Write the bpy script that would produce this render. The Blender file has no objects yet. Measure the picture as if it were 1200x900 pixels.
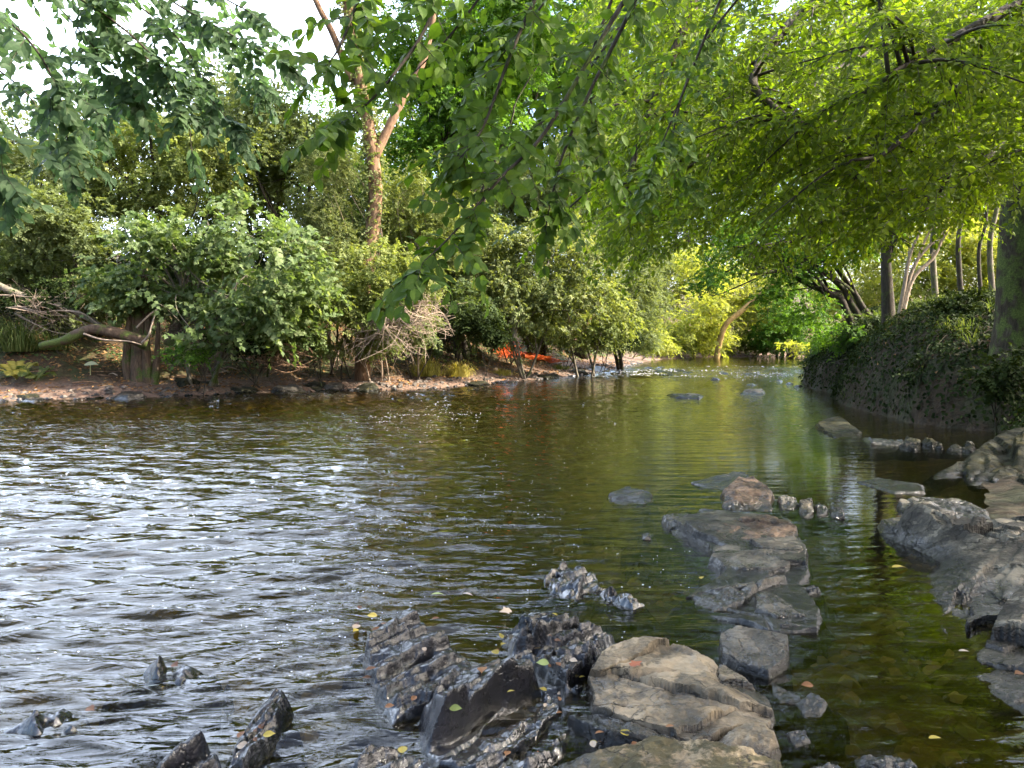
import bpy, math, random
import numpy as np
rng = np.random.default_rng(11)
random.seed(5)
scene = bpy.context.scene
COL = scene.collection
EXPOSURE = 2.58
CLOUD = (9.0, 10.4, 12.8)

# ------------------------------------------------------------------ camera geometry
F = 905.0                                   # focal length in 1200-wide pixels
PITCH = math.radians(3.4)
EYE = np.array([0.0, 0.0, 1.6])
SP, CP = math.sin(PITCH), math.cos(PITCH)

def ray(px, py):
    u = (np.asarray(px, float) - 600) / F
    v = (450 - np.asarray(py, float)) / F
    return np.stack([u, CP + v * SP, -SP + v * CP], -1)

def P(px, py, Y):
    d = ray(px, py)
    return EYE + d * (np.asarray(Y, float) / d[..., 1])[..., None]

def W(px, py, z=0.0):
    d = ray(px, py)
    return EYE + d * ((z - EYE[2]) / d[..., 2])[..., None]

# ------------------------------------------------------------------ small maths
def nrm(v):
    return v / np.maximum(np.linalg.norm(v, axis=-1, keepdims=True), 1e-9)

def _h(i, j, k, s):
    n = (i * 374761393 + j * 668265263 + k * 2147483647 + s * 1274126177) & 0xFFFFFFFF
    n = ((n ^ (n >> 13)) * 1274126177) & 0xFFFFFFFF
    n = n ^ (n >> 16)
    return (n & 0xFFFF) / 65535.0

def vnoise(x, y, z=0.0, s=0):
    x, y, z = np.broadcast_arrays(np.asarray(x, float), np.asarray(y, float), np.asarray(z, float))
    i, j, k = np.floor(x).astype(np.int64), np.floor(y).astype(np.int64), np.floor(z).astype(np.int64)
    fx, fy, fz = x - i, y - j, z - k
    fx = fx * fx * (3 - 2 * fx); fy = fy * fy * (3 - 2 * fy); fz = fz * fz * (3 - 2 * fz)
    r = 0
    for a in (0, 1):
        for b in (0, 1):
            for c in (0, 1):
                w = (fx if a else 1 - fx) * (fy if b else 1 - fy) * (fz if c else 1 - fz)
                r = r + w * _h(i + a, j + b, k + c, s)
    return r * 2 - 1

def fbm(x, y, z=0.0, o=4, s=0, g=0.5):
    a, r, t = 1.0, 0, 0
    for q in range(o):
        r = r + a * vnoise(x * 2 ** q + 17.3 * q, y * 2 ** q - 9.1 * q, z * 2 ** q, s + q)
        t += a; a *= g
    return r / t

def curve(pts, n):
    """Catmull-Rom through control points, n samples"""
    p = np.asarray(pts, float)
    p = np.vstack([2 * p[0] - p[1], p, 2 * p[-1] - p[-2]])
    m = len(p) - 3
    t = np.linspace(0, m - 1e-6, n)
    i = t.astype(int); f = (t - i)[:, None]
    a, b, c, d = p[i], p[i + 1], p[i + 2], p[i + 3]
    return 0.5 * (2 * b + (c - a) * f + (2 * a - 5 * b + 4 * c - d) * f ** 2 + (3 * b - a - 3 * c + d) * f ** 3)

# ------------------------------------------------------------------ mesh builder
class MB:
    def __init__(self):
        self.v, self.f, self.a, self.n = [], [], [], 0
    def add(self, v, f, a=None):
        v = np.asarray(v, float).reshape(-1, 3)
        self.v.append(v)
        for arr in (f if isinstance(f, list) else [f]):
            arr = np.asarray(arr, np.int64)
            if len(arr): self.f.append(arr + self.n)
        self.a.append(np.zeros(len(v)) if a is None else np.broadcast_to(np.asarray(a, float), (len(v),)))
        self.n += len(v)
    def tube(self, pts, rad, sides=6, a=None, cap=True):
        pts = np.asarray(pts, float); n = len(pts)
        rad = np.broadcast_to(np.asarray(rad, float), (n,))
        t = nrm(np.gradient(pts, axis=0))
        ref = np.array([0.31, 0.95, 0.1]) if abs(t[0][2]) > 0.8 else np.array([0.05, 0.02, 1.0])
        s = nrm(np.cross(t, ref)); u = np.cross(s, t)
        an = np.linspace(0, 2 * np.pi, sides, endpoint=False)
        ring = pts[:, None] + rad[:, None, None] * (np.cos(an)[None, :, None] * s[:, None] + np.sin(an)[None, :, None] * u[:, None])
        i = np.arange(n - 1)[:, None] * sides; k = np.arange(sides)[None]; k2 = (k + 1) % sides
        q = np.stack([i + k, i + k2, i + sides + k2, i + sides + k], -1).reshape(-1, 4)
        fs = [q]
        if cap and sides == 4: fs += [np.array([[3, 2, 1, 0]]), np.array([[0, 1, 2, 3]]) + (n - 1) * sides]
        elif cap:
            ring = np.concatenate([ring.reshape(-1, 3), pts[:1], pts[-1:]])
            c0 = n * sides; k = np.arange(sides); k2 = (k + 1) % sides
            fs.append(np.stack([np.full(sides, c0), k2, k], -1))
            fs.append(np.stack([np.full(sides, c0 + 1), k + (n - 1) * sides, k2 + (n - 1) * sides], -1))
        self.add(ring, fs, a)
    def build(self, name, mat=None, parent=None, smooth=False, loc=None, sharp=0):
        v = np.concatenate(self.v)
        if loc is not None: v = v - np.asarray(loc)
        me = bpy.data.meshes.new(name)
        me.vertices.add(len(v)); me.vertices.foreach_set('co', v.astype(np.float32).ravel())
        nl = sum(a.size for a in self.f); npoly = sum(len(a) for a in self.f)
        me.loops.add(nl); me.polygons.add(npoly)
        me.loops.foreach_set('vertex_index', np.concatenate([a.ravel() for a in self.f]).astype(np.int32))
        sz = np.concatenate([np.full(len(a), a.shape[1]) for a in self.f])
        me.polygons.foreach_set('loop_start', (np.cumsum(sz) - sz).astype(np.int32))
        me.polygons.foreach_set('use_smooth', np.full(npoly, bool(smooth)))
        me.update(calc_edges=True)
        at = me.attributes.new('rnd', 'FLOAT', 'POINT')
        at.data.foreach_set('value', np.concatenate(self.a).astype(np.float32))
        if sharp: me.set_sharp_from_angle(angle=math.radians(sharp))
        if mat: me.materials.append(mat)
        o = bpy.data.objects.new(name, me); COL.objects.link(o)
        if parent is not None: o.parent = parent
        if loc is not None and parent is None: o.location = loc
        return o

def tag(o, label=None, cat=None, group=None, kind=None):
    if label: o['label'] = label
    if cat: o['category'] = cat
    if group: o['group'] = group
    if kind or label: o['kind'] = kind or 'thing'
    return o

def empty(name, loc, label=None, cat=None, group=None):
    o = bpy.data.objects.new(name, None); COL.objects.link(o)
    o.location = [float(q) for q in loc]; o.empty_display_size = 0.3
    return tag(o, label, cat, group)

# ------------------------------------------------------------------ leaves
def _tm_mid():      # 6 vertices, folded along the midrib
    v = np.array([[0, 0, 0], [.3, -.44, .06], [.66, -.36, .05], [1, 0, -.06], [.66, .36, .05], [.3, .44, .06]])
    return v, [np.array([[0, 3, 2, 1], [0, 5, 4, 3]])]
def _tm_far():
    v = np.array([[0, 0, 0], [.45, -.45, .05], [1, 0, -.04], [.45, .45, .05]])
    return v, [np.array([[0, 2, 1], [0, 3, 2]])]
def _tm_near():
    st = [(.06, .16), (.2, .38), (.4, .5), (.6, .45), (.78, .28), (.91, .1)]
    v = [[0, 0, 0]]
    for t, w in st:
        sag = -.22 * (t - .35) ** 2
        v += [[t, -w, sag + .13 * w], [t, 0, sag], [t, w, sag + .13 * w]]
    v.append([1.04, 0, -.14])
    q, t3 = [], [[0, 2, 1], [0, 3, 2]]
    for i in range(len(st) - 1):
        b = 1 + 3 * i
        q += [[b, b + 1, b + 4, b + 3], [b + 1, b + 2, b + 5, b + 4]]
    b = 1 + 3 * (len(st) - 1); e = len(v) - 1
    t3 += [[b, b + 1, e], [b + 1, b + 2, e]]
    return np.array(v, float), [np.array(q), np.array(t3)]
def _tm_lobed():    # sycamore-like, five lobes
    pts = [(0, 0), (.08, -.34), (.3, -.30), (.42, -.56), (.56, -.26), (1, 0), (.56, .26), (.42, .56), (.3, .30), (.08, .34)]
    v = [[x, y, .10 * abs(y) - .1 * (x - .3) ** 2] for x, y in pts] + [[.34, 0, 0.0]]
    c = len(v) - 1; n = len(pts)
    return np.array(v), [np.array([[c, (i + 1) % n, i] for i in range(n)])]
TM = {'mid': _tm_mid(), 'far': _tm_far(), 'near': _tm_near(), 'lobed': _tm_lobed()}

def leaves(mb, c, axis, n, L, Wd, kind, rnd):
    T, FS = TM[kind]
    N = len(c)
    a = nrm(axis); s = nrm(np.cross(n, a)); n2 = np.cross(a, s)
    L = np.broadcast_to(L, (N,))[:, None, None]; Wd = np.broadcast_to(Wd, (N,))[:, None, None]
    v = c[:, None] + L * T[None, :, 0:1] * a[:, None] + Wd * T[None, :, 1:2] * s[:, None] + L * T[None, :, 2:3] * n2[:, None]
    k = len(T); off = (np.arange(N) * k)[:, None, None]
    mb.add(v.reshape(-1, 3), [(f[None] + off).reshape(-1, f.shape[1]) for f in FS], np.repeat(np.broadcast_to(rnd, (N,)), k))

UP = np.array([0, 0, 1.0])
def sprays(mb, base, d, n, length, K, L, ratio, kind, droop=.25, jit=.35, rbase=None, fall=0.15, twig=None, trad=.003):
    """flat leafy twigs: base, direction and plane normal per twig; K leaves alternate along each"""
    S = len(base)
    d = nrm(d); n = nrm(n - d * (n * d).sum(-1, keepdims=True)); lat = np.cross(n, d)
    length = np.broadcast_to(length, (S,))[:, None]
    t = (np.arange(K) + .6) / K; t = t[None] + rng.uniform(-.4, .4, (S, K)) / K
    lt = (length * t)[..., None]
    pos = base[:, None] + d[:, None] * lt - UP * (droop * lt * t[..., None])
    side = np.where((np.arange(K) + rng.integers(0, 2, S)[:, None]) % 2, 1., -1.)
    dt = nrm(d[:, None] - UP * (2 * droop * t)[..., None])
    ax = dt * .6 + lat[:, None] * side[..., None] * (.95 - .5 * t[..., None]) - UP * fall + rng.normal(0, jit * .6, (S, K, 3))
    nn = n[:, None] + rng.normal(0, jit, (S, K, 3))
    sz = rng.uniform(.7, 1.15, (S, K)) * (1.05 - .3 * t)
    rb = rng.normal(.5, .16, S) if rbase is None else rbase
    r = np.clip(rb[:, None] + rng.normal(0, .14, (S, K)), 0, 1)
    leaves(mb, pos.reshape(-1, 3), ax.reshape(-1, 3), nn.reshape(-1, 3), (L * sz).ravel(), (L * ratio * sz).ravel(), kind, r.ravel())
    if twig is not None:
        tt = np.linspace(0, 1, 4)[None]
        lq = (length * tt)[..., None]
        p = base[:, None] + d[:, None] * lq - UP * (droop * lq * tt[..., None])
        an = np.arange(3) * 2.0944
        rad = trad * (1 - .7 * tt)
        ring = p[:, :, None] + rad[..., None, None] * (np.cos(an)[:, None] * lat[:, None, None] + np.sin(an)[:, None] * n[:, None, None])
        i = np.arange(3)[:, None] * 3; k = np.arange(3)[None]; k2 = (k + 1) % 3
        q = np.stack([i + k, i + k2, i + 3 + k2, i + 3 + k], -1).reshape(-1, 4)
        off = (np.arange(S) * 12)[:, None, None]
        twig.add(ring.reshape(-1, 3), (q[None] + off).reshape(-1, 4), .5)

# ------------------------------------------------------------------ materials
def newmat(name):
    m = bpy.data.materials.new(name); m.use_nodes = True
    nt = m.node_tree; nt.nodes.clear()
    return m, nt, nt.nodes, nt.links

def N(nt, typ, **kw):
    n = nt.nodes.new(typ)
    for k, v in kw.items():
        if k.startswith('i_'):
            key = k[2:].replace('_', ' ')
            n.inputs[key].default_value = v
        else: setattr(n, k, v)
    return n

def ramp(nt, stops, inp=None):
    r = nt.nodes.new('ShaderNodeValToRGB'); e = r.color_ramp.elements
    while len(e) < len(stops): e.new(.5)
    for q, (p, c) in zip(e, stops):
        q.position = p; q.color = (c[0], c[1], c[2], 1) if not isinstance(c, (int, float)) else (c, c, c, 1)
    if inp is not None: nt.links.new(inp, r.inputs[0])
    return r

def noise(nt, vec, scale, detail=5, rough=.55, dist=0.0):
    n = N(nt, 'ShaderNodeTexNoise', i_Scale=scale, i_Detail=detail, i_Roughness=rough, i_Distortion=dist)
    nt.links.new(vec, n.inputs['Vector']); return n

def mix(nt, fac, a, b):
    m = nt.nodes.new('ShaderNodeMix'); m.data_type = 'RGBA'
    for sock, val in ((m.inputs[0], fac), (m.inputs[6], a), (m.inputs[7], b)):
        if hasattr(val, 'is_output'): nt.links.new(val, sock)
        else: sock.default_value = val if isinstance(val, (int, float)) else (val[0], val[1], val[2], 1)
    return m.outputs[2]

def math_(nt, op, a, b=None, clamp=False):
    m = nt.nodes.new('ShaderNodeMath'); m.operation = op; m.use_clamp = clamp
    for i, val in enumerate((a, b)):
        if val is None: continue
        if hasattr(val, 'is_output'): nt.links.new(val, m.inputs[i])
        else: m.inputs[i].default_value = val
    return m.outputs[0]

def leaf_mat(name, c0, c1, c2, trans=.42, tcol=None, rough=.6, spec=.16, tex=False):
    m, nt, nd, lk = newmat(name)
    at = N(nt, 'ShaderNodeAttribute', attribute_name='rnd')
    fac = at.outputs['Fac']
    if tex:
        tc_ = N(nt, 'ShaderNodeTexCoord'); nz = noise(nt, tc_.outputs['Object'], 38, 3, .6)
        fac = math_(nt, 'ADD', fac, math_(nt, 'MULTIPLY', math_(nt, 'SUBTRACT', nz.outputs[0], .5), .9))
    r = ramp(nt, [(0.05, c0), (.5, c1), (.95, c2)], fac)
    pb = N(nt, 'ShaderNodeBsdfPrincipled', i_Roughness=rough)
    pb.inputs['Specular IOR Level'].default_value = spec
    lk.new(r.outputs[0], pb.inputs['Base Color'])
    tr = N(nt, 'ShaderNodeBsdfTranslucent')
    tc = mix(nt, 1.0, r.outputs[0], (1.5, 1.45, .55) if tcol is None else tcol)
    mm = tc.node; mm.blend_type = 'MULTIPLY'; lk.new(tc, tr.inputs[0])
    ms = N(nt, 'ShaderNodeMixShader'); ms.inputs[0].default_value = trans
    lk.new(pb.outputs[0], ms.inputs[1]); lk.new(tr.outputs[0], ms.inputs[2])
    o = N(nt, 'ShaderNodeOutputMaterial'); lk.new(ms.outputs[0], o.inputs[0])
    return m

def bark_mat(name, c0, c1, c2, scale=14, stretch=.25, moss=0.0, bump=.5):
    m, nt, nd, lk = newmat(name)
    tc = N(nt, 'ShaderNodeTexCoord'); mp = N(nt, 'ShaderNodeMapping'); mp.inputs['Scale'].default_value = (1, 1, stretch)
    lk.new(tc.outputs['Object'], mp.inputs[0])
    n1 = noise(nt, mp.outputs[0], scale, 8, .65, .6)
    r = ramp(nt, [(.3, c0), (.5, c1), (.72, c2)], n1.outputs[0])
    col = r.outputs[0]
    if moss > 0:
        n2 = noise(nt, tc.outputs['Object'], 2.6, 6, .65)
        rm = ramp(nt, [(.62 - moss * .35, 0.), (.72 - moss * .35, 1.)], n2.outputs[0])
        n3 = noise(nt, tc.outputs['Object'], 40, 3)
        col = mix(nt, rm.outputs[0], col, ramp(nt, [(.3, (.035, .05, .012)), (.7, (.10, .13, .03))], n3.outputs[0]).outputs[0])
    pb = N(nt, 'ShaderNodeBsdfPrincipled', i_Roughness=.9); pb.inputs['Specular IOR Level'].default_value = .2
    lk.new(col, pb.inputs['Base Color'])
    b = N(nt, 'ShaderNodeBump', i_Strength=bump, i_Distance=.03); lk.new(n1.outputs[0], b.inputs['Height']); lk.new(b.outputs[0], pb.inputs['Normal'])
    o = N(nt, 'ShaderNodeOutputMaterial'); lk.new(pb.outputs[0], o.inputs[0])
    return m

def rock_mat(name, c0, c1, c2, rough=.7, wetline=.05, wetrough=.2, fine=60, stain=None, bump=.5, moss=0.0, spec=.5, streak=None, flake=.55):
    """layered stone: colours by noise, dark wet band near the waterline"""
    m, nt, nd, lk = newmat(name)
    geo = N(nt, 'ShaderNodeNewGeometry')
    v = geo.outputs['Position']
    if streak is not None:
        mp = N(nt, 'ShaderNodeMapping'); mp.inputs['Rotation'].default_value = (0, 0, streak); mp.inputs['Scale'].default_value = (1, .22, .6)
        lk.new(v, mp.inputs[0]); v2 = mp.outputs[0]
    else: v2 = v
    n1 = noise(nt, v2, 5, 9, .68, .5)
    n2 = noise(nt, v2, fine, 6, .7)
    n4 = noise(nt, v2, 2.1, 4, .6, 1.0)
    r = ramp(nt, [(.32, c0), (.5, c1), (.68, c2)], n1.outputs[0])
    col = mix(nt, ramp(nt, [(.35, .0), (.62, .55)], n2.outputs[0]).outputs[0], r.outputs[0], [q * .45 for q in c0])
    nf = noise(nt, v2, 3.6, 8, .62, .3)
    col = mix(nt, ramp(nt, [(.515, 0.), (.545, flake)], nf.outputs[0]).outputs[0], col, [min(.5, q * 1.25) for q in c2])
    col = mix(nt, ramp(nt, [(.40, .75), (.435, 0.)], nf.outputs[0]).outputs[0], col, [q * .55 for q in c0])
    if stain:
        col = mix(nt, ramp(nt, [(.53, 0.), (.66, .8)], n4.outputs[0]).outputs[0], col, stain)
    if moss > 0:
        n5 = noise(nt, v, 7, 6, .7)
        col = mix(nt, ramp(nt, [(.66 - .3 * moss, 0.), (.72 - .3 * moss, .9)], n5.outputs[0]).outputs[0], col, (.042, .036, .015))
    nw = noise(nt, v, 6, 4, .6); wv = N(nt, 'ShaderNodeVectorMath', operation='MULTIPLY_ADD'); lk.new(nw.outputs['Color'], wv.inputs[0]); wv.inputs[1].default_value = (.22, .22, .22); lk.new(v2, wv.inputs[2])
    vf = N(nt, 'ShaderNodeTexVoronoi', feature='DISTANCE_TO_EDGE', i_Scale=6.5); lk.new(wv.outputs[0], vf.inputs['Vector'])
    fl = ramp(nt, [(.0, 1.), (.045, 0.)], vf.outputs['Distance'])
    fl = math_(nt, 'MULTIPLY', fl.outputs[0], ramp(nt, [(.40, 0.), (.54, .95)], n4.outputs[0]).outputs[0])
    col = mix(nt, fl, col, [q * .22 for q in c0])
    sx = N(nt, 'ShaderNodeSeparateXYZ'); lk.new(geo.outputs['Position'], sx.inputs[0])
    zz = math_(nt, 'ADD', sx.outputs[2], math_(nt, 'MULTIPLY', math_(nt, 'SUBTRACT', n1.outputs[0], .5), .16)); zz = math_(nt, 'ADD', zz, math_(nt, 'MULTIPLY', math_(nt, 'SUBTRACT', n2.outputs[0], .5), .06))
    mr = N(nt, 'ShaderNodeMapRange'); mr.inputs[1].default_value = wetline - .02; mr.inputs[2].default_value = wetline + .03
    mr.inputs[3].default_value = 1.; mr.inputs[4].default_value = 0.; lk.new(zz, mr.inputs[0])
    wet = mr.outputs[0]
    dk = mix(nt, 1.0, col, (.17, .175, .185)); dk.node.blend_type = 'MULTIPLY'
    col = mix(nt, wet, col, dk)
    ma = N(nt, 'ShaderNodeMapRange'); ma.inputs[1].default_value = -.03; ma.inputs[2].default_value = .012; ma.inputs[3].default_value = 1.; ma.inputs[4].default_value = 0.; lk.new(sx.outputs[2], ma.inputs[0])
    col = mix(nt, math_(nt, 'MULTIPLY', ma.outputs[0], .85), col, (.030, .027, .009))
    pb = N(nt, 'ShaderNodeBsdfPrincipled')
    lk.new(math_(nt, 'MULTIPLY', math_(nt, 'SUBTRACT', 1., ma.outputs[0], True), math_(nt, 'ADD', math_(nt, 'MULTIPLY', wet, spec * .55), spec * .45)), pb.inputs['Specular IOR Level'])
    lk.new(col, pb.inputs['Base Color'])
    rr = math_(nt, 'ADD', math_(nt, 'MULTIPLY', wet, wetrough - rough), rough)
    rr = math_(nt, 'ADD', rr, math_(nt, 'MULTIPLY', math_(nt, 'SUBTRACT', n2.outputs[0], .5), .35), True)
    lk.new(rr, pb.inputs['Roughness'])
    hsum = math_(nt, 'ADD', n1.outputs[0], math_(nt, 'MULTIPLY', n2.outputs[0], .35)); hsum = math_(nt, 'ADD', hsum, math_(nt, 'MULTIPLY', ramp(nt, [(.40, 0.), (.435, .3), (.515, .3), (.545, .55)], nf.outputs[0]).outputs[0], .8)); hsum = math_(nt, 'SUBTRACT', hsum, math_(nt, 'MULTIPLY', fl, .35))
    b = N(nt, 'ShaderNodeBump', i_Strength=bump, i_Distance=.025); lk.new(hsum, b.inputs['Height']); lk.new(b.outputs[0], pb.inputs['Normal'])
    o = N(nt, 'ShaderNodeOutputMaterial'); lk.new(pb.outputs[0], o.inputs[0])
    return m

def plain_mat(name, c, rough=.6, c2=None, sc=20):
    m, nt, nd, lk = newmat(name)
    tc = N(nt, 'ShaderNodeTexCoord'); n = noise(nt, tc.outputs['Object'], sc, 5)
    r = ramp(nt, [(.3, c), (.7, c2 or [q * .7 for q in c])], n.outputs[0])
    pb = N(nt, 'ShaderNodeBsdfPrincipled', i_Roughness=rough); lk.new(r.outputs[0], pb.inputs['Base Color'])
    o = N(nt, 'ShaderNodeOutputMaterial'); lk.new(pb.outputs[0], o.inputs[0])
    return m
# ------------------------------------------------------------------ river layout (water level z = 0)
LEFT = np.array([[-140, -22], [-60, 2], [-26, 14.5], [-12.9, 19.2], [-9.6, 20.9], [-6.9, 22.9], [-2.7, 24.2], [0, 27.5], [3.3, 34], [6.2, 43], [8.4, 50], [11, 57.5], [14.5, 63.5], [24, 69], [60, 74], [140, 80]], float)
RIGHT = np.array([[140, 52], [60, 60], [33, 60], [23.5, 56], [18.6, 48], [12.2, 32], [9.6, 24], [8.1, 17.5], [7.6, 14.5], [8.4, 12.8]], float)
SHELF = np.array([[8.4, 12.8], [7.2, 11.2], [5.6, 9.6], [4.6, 7.6], [3.75, 6.6], [3.0, 5.0], [2.45, 3.7], [2.1, 2.4], [1.2, 1.7], [-.6, 1.5], [-3, .6], [-10, -3], [-60, -24], [-140, -46]], float)

def seg_dist(x, y, pl):
    d = np.full(x.shape, 1e9)
    for a, b in zip(pl[:-1], pl[1:]):
        e = b - a; L2 = e @ e
        t = np.clip(((x - a[0]) * e[0] + (y - a[1]) * e[1]) / L2, 0, 1)
        d = np.minimum(d, np.hypot(x - a[0] - t * e[0], y - a[1] - t * e[1]))
    return d

def inside(x, y, poly):
    r = np.zeros(x.shape, bool)
    n = len(poly)
    for i in range(n):
        a, b = poly[i], poly[(i + 1) % n]
        if a[1] == b[1]: continue
        c = (a[1] > y) != (b[1] > y)
        r ^= c & (x < (b[0] - a[0]) * (y - a[1]) / (b[1] - a[1]) + a[0])
    return r

RIVER = np.vstack([LEFT, RIGHT, SHELF[1:]])

def river(x, y):
    x = np.asarray(x, float); y = np.asarray(y, float)
    x2 = x + .5 * fbm(x * .35, y * .35, 0, 3, 5) * np.clip((y - 8) / 10, 0, 1)
    y2 = y + .5 * fbm(x * .35, y * .35, 4, 3, 6) * np.clip((y - 8) / 10, 0, 1)
    return inside(x2, y2, RIVER), seg_dist(x2, y2, LEFT), seg_dist(x2, y2, RIGHT), seg_dist(x2, y2, SHELF)

def ground_z(x, y, detail=True):
    x = np.asarray(x, float); y = np.asarray(y, float)
    ins, dl, dr, ds = river(x, y)
    zl = np.interp(dl, [0, .5, 1.6, 2.6, 3.6, 5, 8, 20, 60, 140], [-.02, .10, .26, .5, 1.0, 1.8, 3.0, 5.5, 12, 20])
    zr = np.interp(dr, [0, .2, .6, 1.2, 2.2, 5, 15, 60, 140], [-.03, .75, 1.45, 2.0, 2.45, 2.85, 3.7, 9, 15])
    zs = np.interp(ds, [0, .4, 1.5, 3, 5, 8, 12, 60], [-.03, .05, .16, .35, .8, 1.9, 2.8, 7])
    wl, wr, ws = np.exp(-dl / .8) + 1e-12, np.exp(-dr / .8) + 1e-12, np.exp(-ds / .8) + 1e-12
    zo = (zl * wl + zr * wr + zs * ws) / (wl + wr + ws)
    dm = np.minimum(np.minimum(dl, dr), ds)
    zi = -np.interp(dm, [0, .4, 1.5, 4, 9], [.02, .10, .24, .42, .55])
    z = np.where(ins, zi, zo)
    if detail:
        amp = np.where(ins, .05, np.clip(dm * .16, .015, .35))
        z = z + amp * fbm(x * .9, y * .9, 0, 5, 21) + .03 * fbm(x * 4, y * 4, 0, 3, 31)
    return z

def G(px, py):
    """where the sight line through a picture point first meets the ground or the water"""
    Ys = np.geomspace(2.2, 140, 900); q = P(np.full(900, float(px)), np.full(900, float(py)), Ys)
    g_ = np.maximum(ground_z(q[:, 0], q[:, 1]), 0); i = int(np.argmax(q[:, 2] < g_))
    r_ = q[i].copy(); r_[2] = g_[i]; return r_

# ------------------------------------------------------------------ ground material
def ground_mat():
    m, nt, nd, lk = newmat('earth')
    geo = N(nt, 'ShaderNodeNewGeometry'); v = geo.outputs['Position']
    n1 = noise(nt, v, 1.3, 8, .65, .4); n2 = noise(nt, v, 14, 6, .7); n3 = noise(nt, v, 5, 5, .6)
    vo = N(nt, 'ShaderNodeTexVoronoi', i_Scale=7.0); lk.new(v, vo.inputs['Vector'])
    vo2 = N(nt, 'ShaderNodeTexVoronoi', i_Scale=26.0); lk.new(v, vo2.inputs['Vector'])
    hsv = N(nt, 'ShaderNodeSeparateColor'); lk.new(vo.outputs['Color'], hsv.inputs[0])
    hsv2 = N(nt, 'ShaderNodeSeparateColor'); lk.new(vo2.outputs['Color'], hsv2.inputs[0])
    bed = ramp(nt, [(.0, (.030, .026, .006)), (.55, (.075, .062, .013)), (1., (.15, .115, .035))], hsv.outputs[0])
    bed2 = mix(nt, ramp(nt, [(.38, 0.), (.62, 1.)], n1.outputs[0]).outputs[0], bed.outputs[0], (.05, .048, .008))
    mud = ramp(nt, [(.25, (.065, .038, .025)), (.5, (.13, .078, .052)), (.75, (.19, .12, .085))], n2.outputs[0])
    grav = ramp(nt, [(0., (.035, .028, .022)), (.6, (.10, .072, .052)), (1., (.19, .15, .11))], hsv2.outputs[0])
    mud2 = mix(nt, ramp(nt, [(.45, 0.), (.6, .8)], n3.outputs[0]).outputs[0], mud.outputs[0], grav.outputs[0])
    lit = ramp(nt, [(.25, (.018, .012, .006)), (.45, (.04, .025, .012)), (.6, (.085, .05, .022)), (.8, (.035, .042, .013))], n2.outputs[0])
    gr = ramp(nt, [(.3, (.02, .03, .008)), (.7, (.06, .075, .02))], n3.outputs[0])
    up = mix(nt, ramp(nt, [(.45, 0.), (.6, .8)], n1.outputs[0]).outputs[0], lit.outputs[0], gr.outputs[0])
    sx = N(nt, 'ShaderNodeSeparateXYZ'); lk.new(v, sx.inputs[0])
    zz = math_(nt, 'ADD', sx.outputs[2], math_(nt, 'MULTIPLY', math_(nt, 'SUBTRACT', n1.outputs[0], .5), .35))
    f1 = N(nt, 'ShaderNodeMapRange'); f1.inputs[1].default_value = .28; f1.inputs[2].default_value = .5; lk.new(zz, f1.inputs[0])
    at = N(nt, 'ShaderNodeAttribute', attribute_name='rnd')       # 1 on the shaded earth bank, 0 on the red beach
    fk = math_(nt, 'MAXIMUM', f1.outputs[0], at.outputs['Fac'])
    up = mix(nt, at.outputs['Fac'], up, mix(nt, .55, up, (.010, .009, .006)))  # canopy shade over the right bank painted into the soil colour
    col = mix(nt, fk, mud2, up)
    f0 = N(nt, 'ShaderNodeMapRange'); f0.inputs[1].default_value = -.05; f0.inputs[2].default_value = .01; lk.new(sx.outputs[2], f0.inputs[0])
    col = mix(nt, f0.outputs[0], bed2, col)
    pb = N(nt, 'ShaderNodeBsdfPrincipled', i_Roughness=.85); lk.new(col, pb.inputs['Base Color'])
    pb.inputs['Specular IOR Level'].default_value = .25
    h = math_(nt, 'ADD', n2.outputs[0], math_(nt, 'MULTIPLY', vo.outputs['Distance'], -.7))
    b = N(nt, 'ShaderNodeBump', i_Strength=.8, i_Distance=.06); lk.new(h, b.inputs['Height']); lk.new(b.outputs[0], pb.inputs['Normal'])
    o = N(nt, 'ShaderNodeOutputMaterial'); lk.new(pb.outputs[0], o.inputs[0])
    return m

def polar_grid(r, th):
    R, T = np.meshgrid(r, th, indexing='ij')
    x = R * np.sin(T); y = R * np.cos(T)
    n, k = R.shape
    i = np.arange(n - 1)[:, None] * k; j = np.arange(k - 1)[None]
    q = np.stack([i + j, i + k + j, i + k + j + 1, i + j + 1], -1).reshape(-1, 4)
    return x, y, q

front = np.radians(np.linspace(-42, 42, 460))
back = np.radians(np.linspace(42, 318, 90)[1:-1])
r = np.concatenate([[.02], np.geomspace(.5, 150, 330), [230, 420, 800]])
th = np.concatenate([front, back, [front[0] + 2 * np.pi]])
x, y, q = polar_grid(r, th)
z = ground_z(x, y)
far = np.clip((np.hypot(x, y) - 140) / 100, 0, 1); z = z * (1 - far) + 14 * far
ins, dl, dr, ds = river(x, y)
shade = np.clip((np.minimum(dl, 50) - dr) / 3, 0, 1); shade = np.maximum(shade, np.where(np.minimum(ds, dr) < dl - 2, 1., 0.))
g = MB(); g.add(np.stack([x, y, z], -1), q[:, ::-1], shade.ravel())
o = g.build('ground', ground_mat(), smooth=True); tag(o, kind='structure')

# ------------------------------------------------------------------ water
def crest(ph, lam):
    s = .5 + .5 * np.sin(2 * np.pi * ph / lam)
    return 2 * s ** 1.6 - .85

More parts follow.
